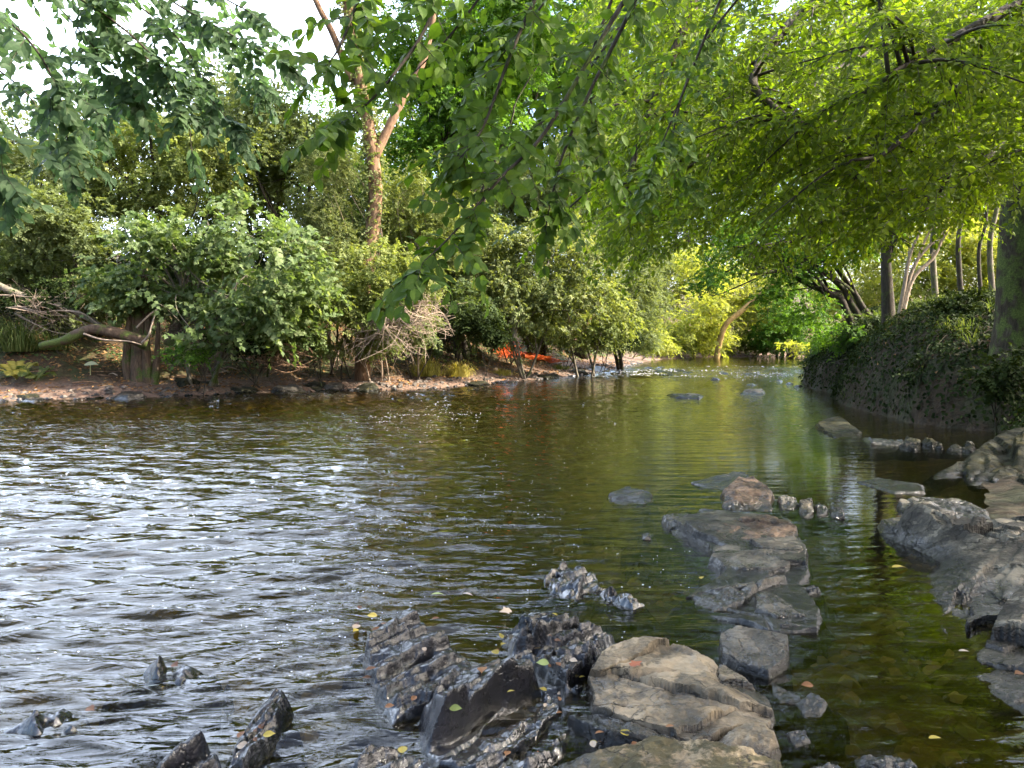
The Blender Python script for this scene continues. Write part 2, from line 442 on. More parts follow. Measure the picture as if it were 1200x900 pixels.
def wave_z(x, y):
    w1 = fbm(x * .45, y * .45, 0, 3, 51); w2 = fbm(x * 1.1, y * 1.1, 0, 3, 52)
    ins, dl, dr, ds = river(x, y)
    calm = 1 - .85 * np.clip((x - 1.2 - .09 * y) / 1.2, 0, 1) * np.clip((13 - y) / 3, 0, 1)
    calm = calm * np.clip(.35 + np.minimum(dl, np.minimum(dr, ds + .3)) / 1.5, 0, 1)
    left = np.clip((.9 - x - .02 * y) / 2.0, 0, 1)
    tr = np.exp(-((y - 5.4) / 2.4) ** 2) * np.clip((.2 - x) / 1.5, 0, 1)
    rap = np.clip(1.2 - np.abs(y - (36.5 + .25 * (x - 8))) / 7, 0, 1) * np.clip((x - 1) / 3, 0, 1)
    rap2 = np.exp(-((y - (17.5 + .55 * (x + 2) + 1.5 * w1)) / 1.9) ** 2) * np.clip(1 - np.abs(x + 1) / 7, 0, 1)
    rap3 = np.exp(-((y - 13.5 + x * .25 + 1.5 * w1) / 1.6) ** 2) * np.clip((-x - 1) / 4, 0, 1)
    z = 0
    z = z + .0125 * tr * crest(y * 1.0 + .10 * x + .30 * w1 + .05 * w2, .40)
    z = z + .0065 * (.3 + left) * crest(y * .99 - .07 * x + .35 * w1 + .10 * w2, .33)
    z = z + .0050 * (.3 + left) * crest(y * .98 + .15 * x + .25 * w2, .21)
    z = z + .0040 * (.4 + left) * crest(y * .96 - .26 * x + .25 * w2 + .2 * w1, .16)
    z = z + 0.011 * (.25 + .6 * left + rap + rap2 + rap3) * fbm(x * .6, y * 3.4, .3, 4, 61)
    z = z + 0.15 * (rap + .55 * rap2 + .35 * rap3) * fbm(x * 1.1, y * 2.4, .7, 4, 62)
    z = z + .005 * (.4 + left) * fbm(x * 3.5, y * 12, 0, 3, 63)
    return z * calm

def water_mat():
    m, nt, nd, lk = newmat('river_water')
    geo = N(nt, 'ShaderNodeNewGeometry')
    mp = N(nt, 'ShaderNodeMapping'); mp.inputs['Scale'].default_value = (.34, 1.25, 1); mp.inputs['Rotation'].default_value = (0, 0, .12)
    lk.new(geo.outputs['Position'], mp.inputs[0])
    n1 = noise(nt, mp.outputs[0], 4.2, 2, .5, .6); n2 = noise(nt, mp.outputs[0], 13, 2, .5, 1.0); n3 = noise(nt, mp.outputs[0], 48, 2, .5)
    h = math_(nt, 'ADD', n1.outputs[0], math_(nt, 'MULTIPLY', n2.outputs[0], .55)); h = math_(nt, 'ADD', h, math_(nt, 'MULTIPLY', n3.outputs[0], .04))
    at = N(nt, 'ShaderNodeAttribute', attribute_name='rnd')
    b = N(nt, 'ShaderNodeBump', i_Distance=.05); lk.new(h, b.inputs['Height']); lk.new(at.outputs['Fac'], b.inputs['Strength'])
    fr = N(nt, 'ShaderNodeFresnel', i_IOR=1.333); lk.new(b.outputs[0], fr.inputs['Normal'])
    tr = N(nt, 'ShaderNodeBsdfTransparent'); tr.inputs[0].default_value = (.60, .53, .28, 1)
    gl = N(nt, 'ShaderNodeBsdfGlossy', i_Roughness=.0); gl.inputs[0].default_value = (1, 1, 1, 1); lk.new(b.outputs[0], gl.inputs['Normal'])
    ms = N(nt, 'ShaderNodeMixShader'); lk.new(fr.outputs[0], ms.inputs[0]); lk.new(tr.outputs[0], ms.inputs[1]); lk.new(gl.outputs[0], ms.inputs[2])
    o = N(nt, 'ShaderNodeOutputMaterial'); lk.new(ms.outputs[0], o.inputs[0])
    return m

r = np.concatenate([[.3, .8, 1.4], np.geomspace(1.8, 90, 640), [110, 150]])
th = np.concatenate([np.radians(np.linspace(-105, -38, 26)[:-1]), np.radians(np.linspace(-38, 38, 520)), np.radians(np.linspace(38, 105, 26)[1:])])
x, y, q = polar_grid(r, th)
fade = np.clip((np.hypot(x, y)) / 1.5, 0, 1)
right_pool = np.clip((x - 1.0 - .08 * y) / 1.2, 0, 1) * np.clip((13 - y) / 3, 0, 1)
rip = np.clip(.5 + .5 * fbm(x * .25, y * .5, 0, 3, 71), 0, 1)
leftw = np.clip((1.2 - x) / 2.5, 0, 1)
rapm = np.clip(1.2 - np.abs(y - (36.5 + .25 * (x - 8))) / 7, 0, 1) * np.clip((x - 1) / 3, 0, 1) + np.exp(-((y - (17.5 + .55 * (x + 2))) / 2.2) ** 2) * np.clip(1 - np.abs(x + 1) / 7, 0, 1)
strength = .45 * rapm + np.clip((.13 + .20 * rip + .22 * leftw * rip + .25 * np.clip((y - 15) / 20, 0, 1)) * (1 - .72 * right_pool), .04, .8)
g = MB(); g.add(np.stack([x, y, wave_z(x, y) * fade], -1), q[:, ::-1], strength.ravel())
o = g.build('water', water_mat(), smooth=True); tag(o, kind='structure')

# ------------------------------------------------------------------ rocks
def rock(name, label, poly, H, mat, slope=(1.5, 5), tilt=(0, 0), rough=.012, facets=0, strata=None, cracks=0, step=.01, edge=.025,
         group=None, cat='rock', base=None, zref=.75, sink=.35, crackw=.012, seed=None, chip=.0):
    """poly: outline of the top; converted to metres on the water plane; a chiselled height field with sides going below the water"""
    sd_ = (abs(hash(label)) if False else sum(ord(ch) * (i + 1) for i, ch in enumerate(label))) % 9973 if seed is None else seed
    R = np.random.default_rng(sd_)
    H = H * (.34 if strata else .34); z0 = 0 if base is None else base
    pw = W(np.array([p[0] for p in poly]), np.array([p[1] for p in poly]), z0 + H * zref)[:, :2]
    c = pw.mean(0); lo, hi = pw.min(0), pw.max(0); size = float(np.max(hi - lo))
    mg = min(.3, .35 * size + .05) + H * .3
    nx, ny = int((hi[0] - lo[0] + 2 * mg) / step) + 2, int((hi[1] - lo[1] + 2 * mg) / step) + 2
    X, Y = np.meshgrid(lo[0] - mg + np.arange(nx) * step, lo[1] - mg + np.arange(ny) * step, indexing='ij')
    fs = 1.6 / size
    d = seg_dist(X, Y, np.vstack([pw, pw[:1]])); s = np.where(inside(X, Y, pw), d, -d)
    s = s + edge * size * fbm(X * 3.2 * fs, Y * 3.2 * fs, 0, 4, sd_ % 91) + edge * .35 * size * np.abs(fbm(X * 11 * fs, Y * 11 * fs, 0, 2, sd_ % 83))
    sl = slope[0] + (slope[1] - slope[0]) * np.clip(.5 + .9 * vnoise(X * 1.7 * fs, Y * 1.7 * fs, 0, sd_ % 77), 0, 1)
    top = H + tilt[0] * (X - c[0]) + tilt[1] * (Y - c[1])
    for k in range(facets):
        a = R.uniform(0, 2 * np.pi); g_ = R.uniform(.15, .6); off = R.uniform(.05, .35) * size
        top = np.minimum(top, H + .0 - g_ * (np.cos(a) * (X - c[0]) + np.sin(a) * (Y - c[1]) - off * .5))
    if cracks:
        cp = np.stack([R.uniform(lo[0], hi[0], cracks), R.uniform(lo[1], hi[1], cracks)], -1)
        wx = X + .05 * size * fbm(X * 4 * fs, Y * 4 * fs, 0, 3, 3); wy = Y + .05 * size * fbm(X * 4 * fs, Y * 4 * fs, 5, 3, 3)
        D = np.hypot(wx[..., None] - cp[:, 0], (wy[..., None] - cp[:, 1]) * 1.5)
        idx = np.argmin(D, -1); Ds = np.sort(D, -1); e = Ds[..., 1] - Ds[..., 0]
        ho = R.normal(0, min(.014, H * .16), cracks); tx, ty = R.normal(0, .05, cracks), R.normal(0, .05, cracks)
        top = top + ho[idx] + tx[idx] * (X - cp[idx, 0]) + ty[idx] * (Y - cp[idx, 1])
        top = top - .05 * np.exp(-(e / crackw) ** 2) * np.clip(.6 + 1.2 * fbm(X * 3 * fs, Y * 3 * fs, 0, 2, 19), 0, 1)
    if strata:
        ang, per, amp = strata[:3]
        u = X * np.cos(ang) + Y * np.sin(ang); v = -X * np.sin(ang) + Y * np.cos(ang)
        ds_ = min(1., 4 * amp / per)
        for q_, (pp, aa, asp, dip) in enumerate(((per, amp, 4.5, .42), (per * .38, amp * .34, 4.0, .30), (per * .17, amp * .06, 3.0, .12))):
            n_ = int(np.clip((u.max() - u.min()) * (v.max() - v.min()) / (pp * pp * asp), 5, 420))
            uc, vc = R.uniform(u.min(), u.max(), n_), R.uniform(v.min(), v.max(), n_)
            uw = u + pp * .45 * fbm(u / pp * .9, v / pp * .5, q_, 3, 40 + q_); vw = v + pp * .8 * fbm(u / pp * .9, v / pp * .5, q_ + 5, 2, 50 + q_)
            best = np.full(X.shape, 1e9); idx = np.zeros(X.shape, int)
            for m_ in range(n_):
                D = (uw - uc[m_]) ** 2 + ((vw - vc[m_]) / asp) ** 2
                k_ = D < best; best[k_] = D[k_]; idx[k_] = m_
            of = R.normal(0, aa * .8, n_); dp_ = ds_ * dip * R.uniform(.3, 1.3, n_) * (1 if q_ < 2 else -1); dv = R.normal(0, .05, n_)
            top = top + of[idx] + dp_[idx] * np.clip(u - uc[idx], -pp, pp) + dv[idx] * (v - vc[idx])
    top = top + rough * fbm(X * 5 * fs, Y * 5 * fs, 0, 5, sd_ % 61, .6)
    side = H * .55 + s * sl
    side = side + .012 * fbm(X * 30, Y * 30, 0, 2, 4)
    Z = np.minimum(top, side)
    for _ in range(1 if strata and amp > .02 else 0):
        Zp = np.pad(Z, 1, mode='edge')
        Z = (Zp[1:-1, 1:-1] * 4 + 2 * (Zp[:-2, 1:-1] + Zp[2:, 1:-1] + Zp[1:-1, :-2] + Zp[1:-1, 2:]) + Zp[:-2, :-2] + Zp[:-2, 2:] + Zp[2:, :-2] + Zp[2:, 2:]) / 16
    Z = np.maximum(Z, -sink)
    keepv = Z > -sink + .001
    kc = keepv[:-1, :-1] | keepv[1:, :-1] | keepv[:-1, 1:] | keepv[1:, 1:]
    i, j = np.nonzero(kc)
    q = np.stack([i * ny + j, (i + 1) * ny + j, (i + 1) * ny + j + 1, i * ny + j + 1], -1)
    used, inv = np.unique(q, return_inverse=True)
    V = np.stack([X, Y, Z + z0], -1).reshape(-1, 3)[used]
    b = MB(); b.add(V, inv.reshape(-1, 4))
    o = b.build(name, mat, smooth=True, loc=(c[0], c[1], z0), sharp=28)
    ROCKS.append((X, Y, Z + z0))
    return tag(o, label, cat, group)
ROCKS = []

def rock_top(x, y):
    """height of whatever rock or ground is highest at (x, y)"""
    z = float(ground_z(np.array([x]), np.array([y]))[0])
    for X, Y, Z in ROCKS:
        st = X[1, 0] - X[0, 0]
        i, j = int(round((x - X[0, 0]) / st)), int(round((y - Y[0, 0]) / st))
        if 0 <= i < X.shape[0] and 0 <= j < X.shape[1]: z = max(z, Z[i, j])
    return z

TAN = rock_mat('tan_sandstone', (.10, .08, .052), (.19, .145, .09), (.27, .21, .135), .75, .06, .22, 55, stain=(.075, .065, .045), bump=.55)
TANM = rock_mat('mossy_sandstone', (.11, .085, .055), (.20, .15, .09), (.26, .20, .12), .8, .05, .25, 55, moss=.75, bump=.6)
SLATE = rock_mat('wet_black_slate', (.004, .004, .005), (.010, .010, .013), (.022, .022, .028), .24, .04, .12, 50, bump=.34, spec=1.0, streak=-.9, flake=.12)
SLATED = rock_mat('dark_damp_slate', (.014, .013, .011), (.032, .029, .024), (.07, .062, .05), .36, .06, .13, 60, bump=.6, spec=.5)
GREY = rock_mat('grey_slab', (.05, .043, .034), (.10, .086, .066), (.16, .138, .105), .6, .06, .16, 50, stain=(.05, .045, .034), bump=.6, spec=.5)
BROWN = rock_mat('brown_boulder', (.025, .017, .013), (.07, .045, .03), (.16, .105, .07), .4, .05, .14, 40, bump=.6, spec=.5)
MOSSR = rock_mat('mossy_ledge', (.012, .013, .009), (.028, .029, .018), (.055, .053, .036), .65, .05, .2, 45, moss=.45, bump=.8, spec=.12, flake=.3)
SHELFM = rock_mat('bedrock_shelf', (.035, .031, .025), (.085, .074, .056), (.18, .155, .115), .65, .08, .22, 40, stain=(.022, .021, .017), bump=.8, spec=.45, flake=.8)
PI = math.pi
# -- black slate ribs at the bottom
rock('slate_outcrop', 'jagged wet black slate with yellow leaves caught on its far tip', [(425, 765), (440, 738), (470, 722), (492, 736), (515, 750), (545, 772), (556, 795), (530, 822), (505, 838), (470, 828), (440, 805)], .23, SLATE, (1.4, 5), (-.10, .1), .03, 0, (-.67, .15, .035), step=.0055)
rock('slate_outcrop', 'large wet black slate hump with a steep ribbed near face', [(495, 835), (520, 805), (560, 790), (600, 788), (640, 800), (660, 826), (655, 862), (622, 890), (565, 900), (515, 885)], .27, SLATE, (1.4, 5), (-.12, .12), .03, 0, (-.67, .17, .035), step=.0055)
rock('slate_outcrop', 'broken wet slate blocks with leaf litter between the black humps and the tan slab', [(592, 745), (620, 728), (660, 730), (700, 736), (720, 745), (706, 765), (692, 788), (672, 812), (655, 798), (625, 775), (603, 768)], .17, SLATE, (1.2, 4), (-.05, .05), .04, 0, (-.8, .13, .035), cracks=14, step=.0055)
rock('slate_outcrop', 'low black slate ridge at the very bottom edge left of the big hump', [(405, 905), (425, 884), (465, 878), (500, 893), (520, 915), (450, 930)], .12, SLATE, (1.2, 3), (0, 0), .03, 0, (-.67, .09, .03), step=.008)
# -- tan slabs
rock('rock_slab', 'big flat tan rock slab split by dark cracks', [(690, 795), (703, 772), (738, 759), (790, 760), (850, 774), (888, 797), (905, 828), (900, 842), (866, 848), (832, 862), (812, 868), (770, 852), (694, 826)], .27, TAN, (2, 7), (.02, .03), .02, 1, None, cracks=11, step=.006, crackw=.010)
rock('rock_slab', 'smooth pale tan block wedged against the corner of the cracked slab', [(828, 868), (866, 850), (898, 848), (912, 866), (903, 882), (868, 884)], .25, TAN, (2, 6), (.05, -.05), .02, 2, None, step=.006)
rock('rock_slab', 'tan slab covered in brown moss at the bottom edge', [(640, 885), (690, 876), (760, 868), (830, 876), (880, 886), (915, 905), (925, 940), (640, 940)], .30, TANM, (1.5, 5), (0, .02), .03, 1, None, step=.0055)
rock('rock_slab', 'narrow wet blue-grey slab along the near side of the cracked tan slab', [(668, 836), (692, 832), (768, 857), (800, 868), (770, 876), (716, 866)], .20, SLATED, (1.5, 4), (0, -.2), .02, 1, None, step=.0055)
rock('rock_block', 'square grey-topped block standing in the pool behind the tan slab', [(842, 748), (864, 741), (923, 752), (922, 772), (900, 782), (866, 774), (846, 765)], .20, GREY, (3, 8), (.06, .12), .015, 0, None, step=.0055)
# -- middle slabs
rock('bedrock_ledge', 'low dark wet bedrock that joins all the slabs of the middle ledge', [(784, 612), (838, 604), (926, 614), (946, 650), (938, 682), (962, 712), (958, 732), (902, 732), (836, 712), (806, 694), (846, 668), (828, 640)], .17, SLATED, (1.2, 4), (.02, .03), .03, 0, None, cracks=9, step=.010)
rock('rock_slab', 'broken reddish slab at the upper left of the middle ledge', [(776, 606), (820, 600), (848, 608), (842, 622), (818, 636), (796, 626)], .17, GREY, (1.5, 6), (.1, .1), .03, 2, None, cracks=5, step=.01)
rock('rock_slab', 'long brown slab lying along the far edge of the middle ledge', [(832, 618), (900, 610), (934, 620), (928, 632), (880, 634), (838, 634)], .24, BROWN, (2, 7), (.03, .05), .03, 1, None, cracks=4, step=.01)
rock('rock_slab', 'wide flat grey slab in the middle of the ledge', [(836, 642), (880, 636), (934, 632), (942, 648), (922, 668), (864, 668), (834, 654)], .21, GREY, (2, 7), (.02, .04), .02, 0, None, cracks=3, step=.009)
rock('rock_slab', 'tilted grey slab at the near left of the middle ledge', [(812, 692), (850, 680), (906, 672), (922, 680), (880, 696), (872, 704), (836, 708), (816, 702)], .16, GREY, (2, 6), (.12, .12), .03, 1, None, cracks=4, step=.008)
rock('rock_slab', 'small pale grey slab at the near right corner of the middle ledge', [(884, 698), (936, 698), (948, 712), (944, 722), (910, 722), (886, 714)], .15, GREY, (2, 6), (-.03, .08), .02, 1, None, step=.008)
rock('rock_block', 'dark wet rock foot below the pale slab at the near end of the middle ledge', [(905, 722), (945, 722), (962, 720), (960, 734), (915, 735)], .07, SLATED, (1.5, 4), (0, 0), .03, 1, None, step=.009)
rock('boulder', 'rounded dark brown boulder highest behind the middle ledge', [(847, 574), (862, 564), (886, 564), (904, 576), (904, 590), (880, 594), (852, 588)], .27, BROWN, (1.5, 4), (.05, .05), .05, 4, None, step=.011)
rock('rock_slab', 'flat wet shining slab just behind the brown boulder', [(792, 556), (830, 553), (872, 556), (884, 562), (856, 568), (845, 576), (806, 562)], .10, SLATED, (1, 4), (.02, .06), .02, 1, None, step=.014)
rock('rock_slab', 'thin wedge of wet slab between the boulder and the middle ledge', [(820, 596), (848, 598), (852, 604), (838, 606)], .08, SLATED, (1, 4), (.1, 0), .02, 0, None, step=.01)
rock('stone', 'pink-topped stone nearest the boulder in the short row of stones', [(912, 583), (932, 583), (936, 590), (918, 594)], .14, GREY, (2, 6), (0, 0), .03, 2, None, step=.009)
rock('stone', 'pointed orange-pink stone second in the short row right of the boulder', [(936, 588), (951, 586), (952, 598), (942, 602)], .16, TAN, (2, 6), (0, 0), .03, 2, None, step=.009)
rock('stone', 'dark stone third in the short row right of the boulder', [(955, 590), (968, 590), (970, 600), (958, 601)], .12, SLATED, (1.5, 5), (0, 0), .03, 2, None, step=.009)
rock('stone', 'dark end stone of the short row right of the boulder', [(973, 593), (988, 597), (990, 604), (976, 604)], .11, SLATED, (1.5, 5), (0, 0), .03, 2, None, step=.009)
rock('rock_slab', 'lone low dark rock in the river left of the boulder', [(714, 578), (735, 570), (764, 578), (760, 587), (724, 588)], .12, SLATED, (1, 3), (0, 0), .03, 2, None, step=.012)
rock('stone', 'tiny stone tip in the current between the lone rock and the middle ledge', [(752, 624), (760, 622), (762, 630), (754, 631)], .05, SLATED, (1, 3), (0, 0), .02, 1, None, step=.008)
rock('slate_outcrop', 'blue-black slate pieces in midstream, the larger left lump', [(638, 676), (660, 667), (698, 673), (702, 686), (672, 698), (648, 688)], .12, SLATE, (1.2, 4), (0, .1), .03, 1, (-.8, .09, .03), cracks=6, step=.008)
rock('slate_outcrop', 'narrow slate tail pointing right from the midstream slate lump', [(702, 688), (722, 692), (754, 706), (742, 711), (712, 700)], .08, SLATE, (1.2, 4), (0, 0), .03, 1, (-.8, .07, .02), step=.008)
rock('stone', 'dark fist-sized stone in the pool right of the middle ledge', [(944, 688), (958, 686), (962, 692), (948, 694)], .07, SLATED, (1.2, 4), (0, 0), .03, 2, None, step=.0055)
# -- bottom-left
rock('slate_outcrop', 'long black slate fin pointing up-right in the bottom left water', [(262, 898), (282, 862), (300, 835), (322, 814), (342, 822), (328, 850), (300, 882), (286, 900)], .20, SLATE, (2, 7), (.25, .05), .02, 0, (-.25, .08, .03), step=.0055)
rock('slate_outcrop', 'blunt black slate stub at the bottom edge left of the long fin', [(182, 902), (205, 880), (234, 862), (256, 886), (258, 915), (190, 925)], .18, SLATE, (2, 7), (.25, 0), .02, 0, (-.25, .08, .03), step=.0055)
rock('slate_outcrop', 'low dark rock awash near the left edge of the picture', [(12, 852), (40, 838), (74, 828), (118, 836), (100, 848), (40, 858)], .07, SLATE, (.7, 2.5), (0, 0), .03, 1, (.5, .1, .04), step=.01)
rock('slate_outcrop', 'low dark rock awash with brown leaves above the slate fin', [(168, 786), (195, 772), (232, 784), (214, 800), (178, 798)], .06, SLATE, (.7, 2.5), (0, 0), .03, 1, (.5, .1, .04), step=.01)
# -- distance
rock('boulder', 'low dark rock in the rapids, the left one of the distant pair', [(772, 464), (790, 460), (824, 461), (820, 466)], .16, SLATED, (.5, 1.6), (0, 0), .06, 2, None, step=.03)
rock('boulder', 'humped dark rock in the rapids, the right one of the distant pair', [(866, 460), (878, 456), (894, 457), (894, 461)], .24, SLATED, (.5, 1.6), (0, 0), .06, 2, None, step=.03)
for k, (a, b_) in enumerate(((838, 444), (912, 446), (925, 449), (935, 452), (880, 450), (760, 431), (775, 430), (788, 433), (848, 437))):
    rock('stone', 'small dark stone breaking the white water of the distant rapids', [(a - 4, b_), (a, b_ - 1.4), (a + 5, b_), (a + 1, b_ + 1)], .13, SLATED, (.5, 1.6), (0, 0), .06, 1, None, step=.05, group='stones in the distant rapids', seed=300 + k)
rock('rock_slab', 'green mossy low rock at the mouth of the dark right pool', [(957, 497), (984, 491), (1006, 504), (1004, 513), (976, 509)], .18, MOSSR, (.6, 2), (0, .05), .03, 1, None, step=.02)
rock('rock_slab', 'low dark rock continuing right from the green mossy rock', [(1012, 511), (1056, 513), (1062, 520), (1020, 519)], .13, SLATED, (.8, 2), (0, 0), .05, 1, None, step=.02)
# -- right-hand bedrock
rock('rock_slab', 'smooth slab barely above the water in the right pool', [(1006, 564), (1030, 560), (1078, 568), (1084, 577), (1050, 577)], .06, SLATED, (.4, 1.5), (.02, 0), .02, 0, None, step=.015)
rock('rock_slab', 'pale rounded bedrock tongue beyond the main right shelf', [(1052, 590), (1080, 584), (1124, 588), (1158, 600), (1162, 612), (1122, 610), (1070, 600)], .15, SHELFM, (.8, 3), (.03, .03), .04, 1, None, cracks=6, step=.014)
rock('bedrock_shelf', 'broad cracked bedrock shelf filling the right edge above the pool', [(1034, 606), (1068, 602), (1120, 612), (1200, 604), (1300, 610), (1420, 900), (1260, 850), (1205, 780), (1150, 722), (1130, 690), (1112, 645), (1074, 628)], .34, SHELFM, (.4, 4), (.05, .01), .02, 0, (2.2, .42, .018), cracks=44, step=.011, edge=.02, crackw=.014)
rock('bedrock_shelf', 'ribbed mossy strata slope rising to the right under the dark bank', [(1100, 546), (1140, 530), (1170, 516), (1205, 500), (1290, 500), (1330, 590), (1200, 592), (1150, 575), (1120, 556)], .5, MOSSR, (.4, 2), (.12, .05), .03, 0, (2.5, .13, .028), step=.016, edge=.015)
for k in range(11):
    a = 1058 + 92 * rng.uniform(0, 1); b_ = 520 + .05 * (a - 1058) + rng.normal(0, 3.0); w = rng.uniform(3, 11)
    rock('stone', 'small broken stone in the line of rubble across the right pool', [(a - w, b_), (a - w * .3, b_ - w * .5), (a + w, b_ - w * .15), (a + w * .4, b_ + w * .3)], rng.uniform(.08, .2), MOSSR, (1, 4), (rng.normal(0, .2), rng.normal(0, .2)), .05, 1, None, step=.02, group='rubble across the right pool', seed=400 + k)
# -- stones in the near right pool
rock('stone', 'blue-grey stone with pale stripes and a brown leaf in the near pool', [(936, 822), (950, 812), (970, 822), (962, 836), (946, 842)], .05, SLATED, (1, 3), (.1, 0), .02, 1, None, step=.0055)
rock('stone', 'flat submerged-edged stone between the striped stone and the tan slab', [(905, 800), (930, 806), (940, 822), (915, 822)], .025, SLATED, (.6, 2), (0, 0), .015, 1, None, step=.008)
rock('stone', 'shiny blue-edged stone below the striped stone', [(922, 858), (944, 855), (948, 868), (932, 874)], .04, SLATED, (1, 3), (.1, 0), .02, 1, None, step=.0055)
rock('stone', 'dark wet stone at the bottom edge of the near pool', [(1008, 886), (1030, 882), (1060, 886), (1082, 896), (1060, 912), (1020, 905)], .08, SLATED, (1, 3), (0, 0), .03, 2, None, step=.008)
rock('stone', 'pale rounded stone cut by the bottom edge right of the tan slabs', [(950, 900), (975, 894), (992, 902), (985, 915), (955, 915)], .07, GREY, (1.5, 4), (0, 0), .02, 1, None, step=.008)
# -- left bank stones
for k, (a, b_, w, h) in enumerate(((150, 462, 18, .14), (115, 466, 14, .10), (30, 462, 14, .1), (40, 468, 12, .1), (285, 455, 16, .14), (240, 449, 14, .13), (335, 453, 14, .14), (215, 443, 10, .15), (370, 450, 12, .12), (392, 450, 9, .1), (430, 452, 12, .1), (560, 449, 12, .12), (590, 447, 12, .12), (640, 440, 14, .15), (675, 436, 12, .15), (700, 433, 12, .15))):
    p = G(a, b_); zg = p[2]
    rock('stone', 'flat dark mossy stone at the water edge of the left mud beach', [(a - w, b_ + 1), (a - w * .3, b_ - 2.2), (a + w * .8, b_ - 1.5), (a + w, b_ + .8), (a, b_ + 2)], h, MOSSR if k % 3 else SLATED, (.5, 2), (0, .03), .05, 1, None, step=.035, group='stones along the left mud beach', seed=500 + k, base=zg - .02, zref=.3)
# ------------------------------------------------------------------ foliage materials
M_SYC = leaf_mat('sycamore_leaf', (.055, .09, .026), (.10, .145, .048), (.17, .205, .09), .46, (1.3, 1.35, .6), .55, .2)
M_GREY = leaf_mat('greyish_leaf', (.07, .095, .036), (.12, .152, .058), (.185, .215, .095), .45)
M_GREEN = leaf_mat('fresh_leaf', (.035, .085, .010), (.065, .145, .016), (.12, .21, .03), .5)
M_YEL = leaf_mat('yellow_green_leaf', (.085, .115, .028), (.145, .18, .05), (.24, .26, .09), .45)
M_PALE = leaf_mat('pale_leaf', (.07, .095, .03), (.125, .155, .055), (.21, .225, .10), .45)
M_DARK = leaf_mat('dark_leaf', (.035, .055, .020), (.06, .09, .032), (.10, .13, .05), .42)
M_BEECH = leaf_mat('beech_leaf', (.075, .12, .010), (.13, .185, .015), (.21, .255, .028), .6, (1.35, 1.45, .4))
M_NEAR = leaf_mat('near_beech_leaf', (.045, .085, .016), (.075, .13, .020), (.13, .19, .032), .5, (1.35, 1.4, .4), .55, .14, True)
M_LIME = leaf_mat('near_blue_green_leaf', (.048, .082, .040), (.072, .118, .055), (.105, .16, .07), .55, (1.1, 1.25, .7), .55, .14, True)
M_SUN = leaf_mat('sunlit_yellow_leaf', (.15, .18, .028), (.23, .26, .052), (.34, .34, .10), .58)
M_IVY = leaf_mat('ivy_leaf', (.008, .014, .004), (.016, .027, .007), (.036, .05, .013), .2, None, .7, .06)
M_GRASS = leaf_mat('grass_blade', (.05, .08, .02), (.10, .13, .035), (.22, .22, .08), .4)
M_STRAW = leaf_mat('yellow_grass_blade', (.16, .15, .03), (.26, .24, .05), (.38, .33, .10), .4)
M_LITTER = leaf_mat('fallen_leaf_litter', (.10, .045, .018), (.20, .10, .035), (.38, .22, .09), .15)
B_BEECH = bark_mat('beech_bark', (.014, .011, .007), (.036, .029, .019), (.075, .062, .042), 12, .3, .45, .9)
B_DARK = bark_mat('dark_bark', (.02, .016, .012), (.045, .036, .026), (.08, .065, .048), 16, .2, .2)
B_WARM = bark_mat('warm_bark', (.07, .04, .022), (.16, .095, .055), (.26, .165, .10), 12, .25)
B_GREY = bark_mat('grey_bark', (.06, .05, .038), (.13, .11, .08), (.22, .19, .14), 14, .2, .3)
B_TWIG = bark_mat('pale_twig', (.16, .12, .085), (.28, .21, .15), (.40, .31, .23), 20, .4)
B_MOSS = bark_mat('mossy_log', (.035, .024, .016), (.07, .047, .032), (.12, .085, .06), 10, .5, .45)

def lobe_world(Y, lobes, depth):
    out = []
    for (px, py, rx, ry) in lobes:
        yy = Y + rng.uniform(-.25, .25) * depth
        c = P(px, py, yy); s = yy / F
        out.append((c, np.array([rx * s, depth, ry * s])))
    return out

def fill(mb, lobes, leafL, ratio, kind, K=12, cover=3.2, slen=None, clump=.9, thr=-.12, droop=.25, twig=None, shell=.42, upn=1.0, fall=.15, jit=.35, trad=.004, hang=0.0):
    """leafy twigs spread through ellipsoid lobes with gaps; returns the twig bases"""
    bases = []
    for c, R in lobes:
        area = np.pi * R[0] * R[2]
        nl = 1.75 * cover * area / (leafL * leafL * ratio * .6)
        S = max(8, int(nl / K))
        u = nrm(rng.normal(0, 1, (S * 3, 3))); rr = rng.uniform(0, 1, (S * 3, 1)) ** shell
        lump = 1 + .22 * fbm(u[:, :1] * 1.9 + c[0], u[:, 1:2] * 1.9, u[:, 2:] * 1.9 + c[2], 3, 14)
        p = c + u * rr * R * lump
        k = fbm(p[:, 0] * clump, p[:, 1] * clump, p[:, 2] * clump * 1.4, 3, 15) > thr
        p, u = p[k][:S], u[k][:S]
        gz = ground_z(p[:, 0], p[:, 1]); ok = p[:, 2] > np.maximum(gz, -.0) + .12
        p, u = p[ok], u[ok]; S = len(p)
        if not S: continue
        d = nrm(u * np.array([1, 1, .45]) * .8 + rng.normal(0, .5, (S, 3)) + np.array([0, 0, -hang]))
        n = UP * upn + u * .55 + rng.normal(0, .35, (S, 3))
        L = (slen or leafL * 4.2) * rng.uniform(.6, 1.25, S)
        sprays(mb, p - d * L[:, None] * .5, d, n, L, K, leafL, ratio, kind, droop, jit, fall=fall, twig=twig, trad=trad)
        bases.append(p)
    return np.concatenate(bases) if bases else np.zeros((0, 3))

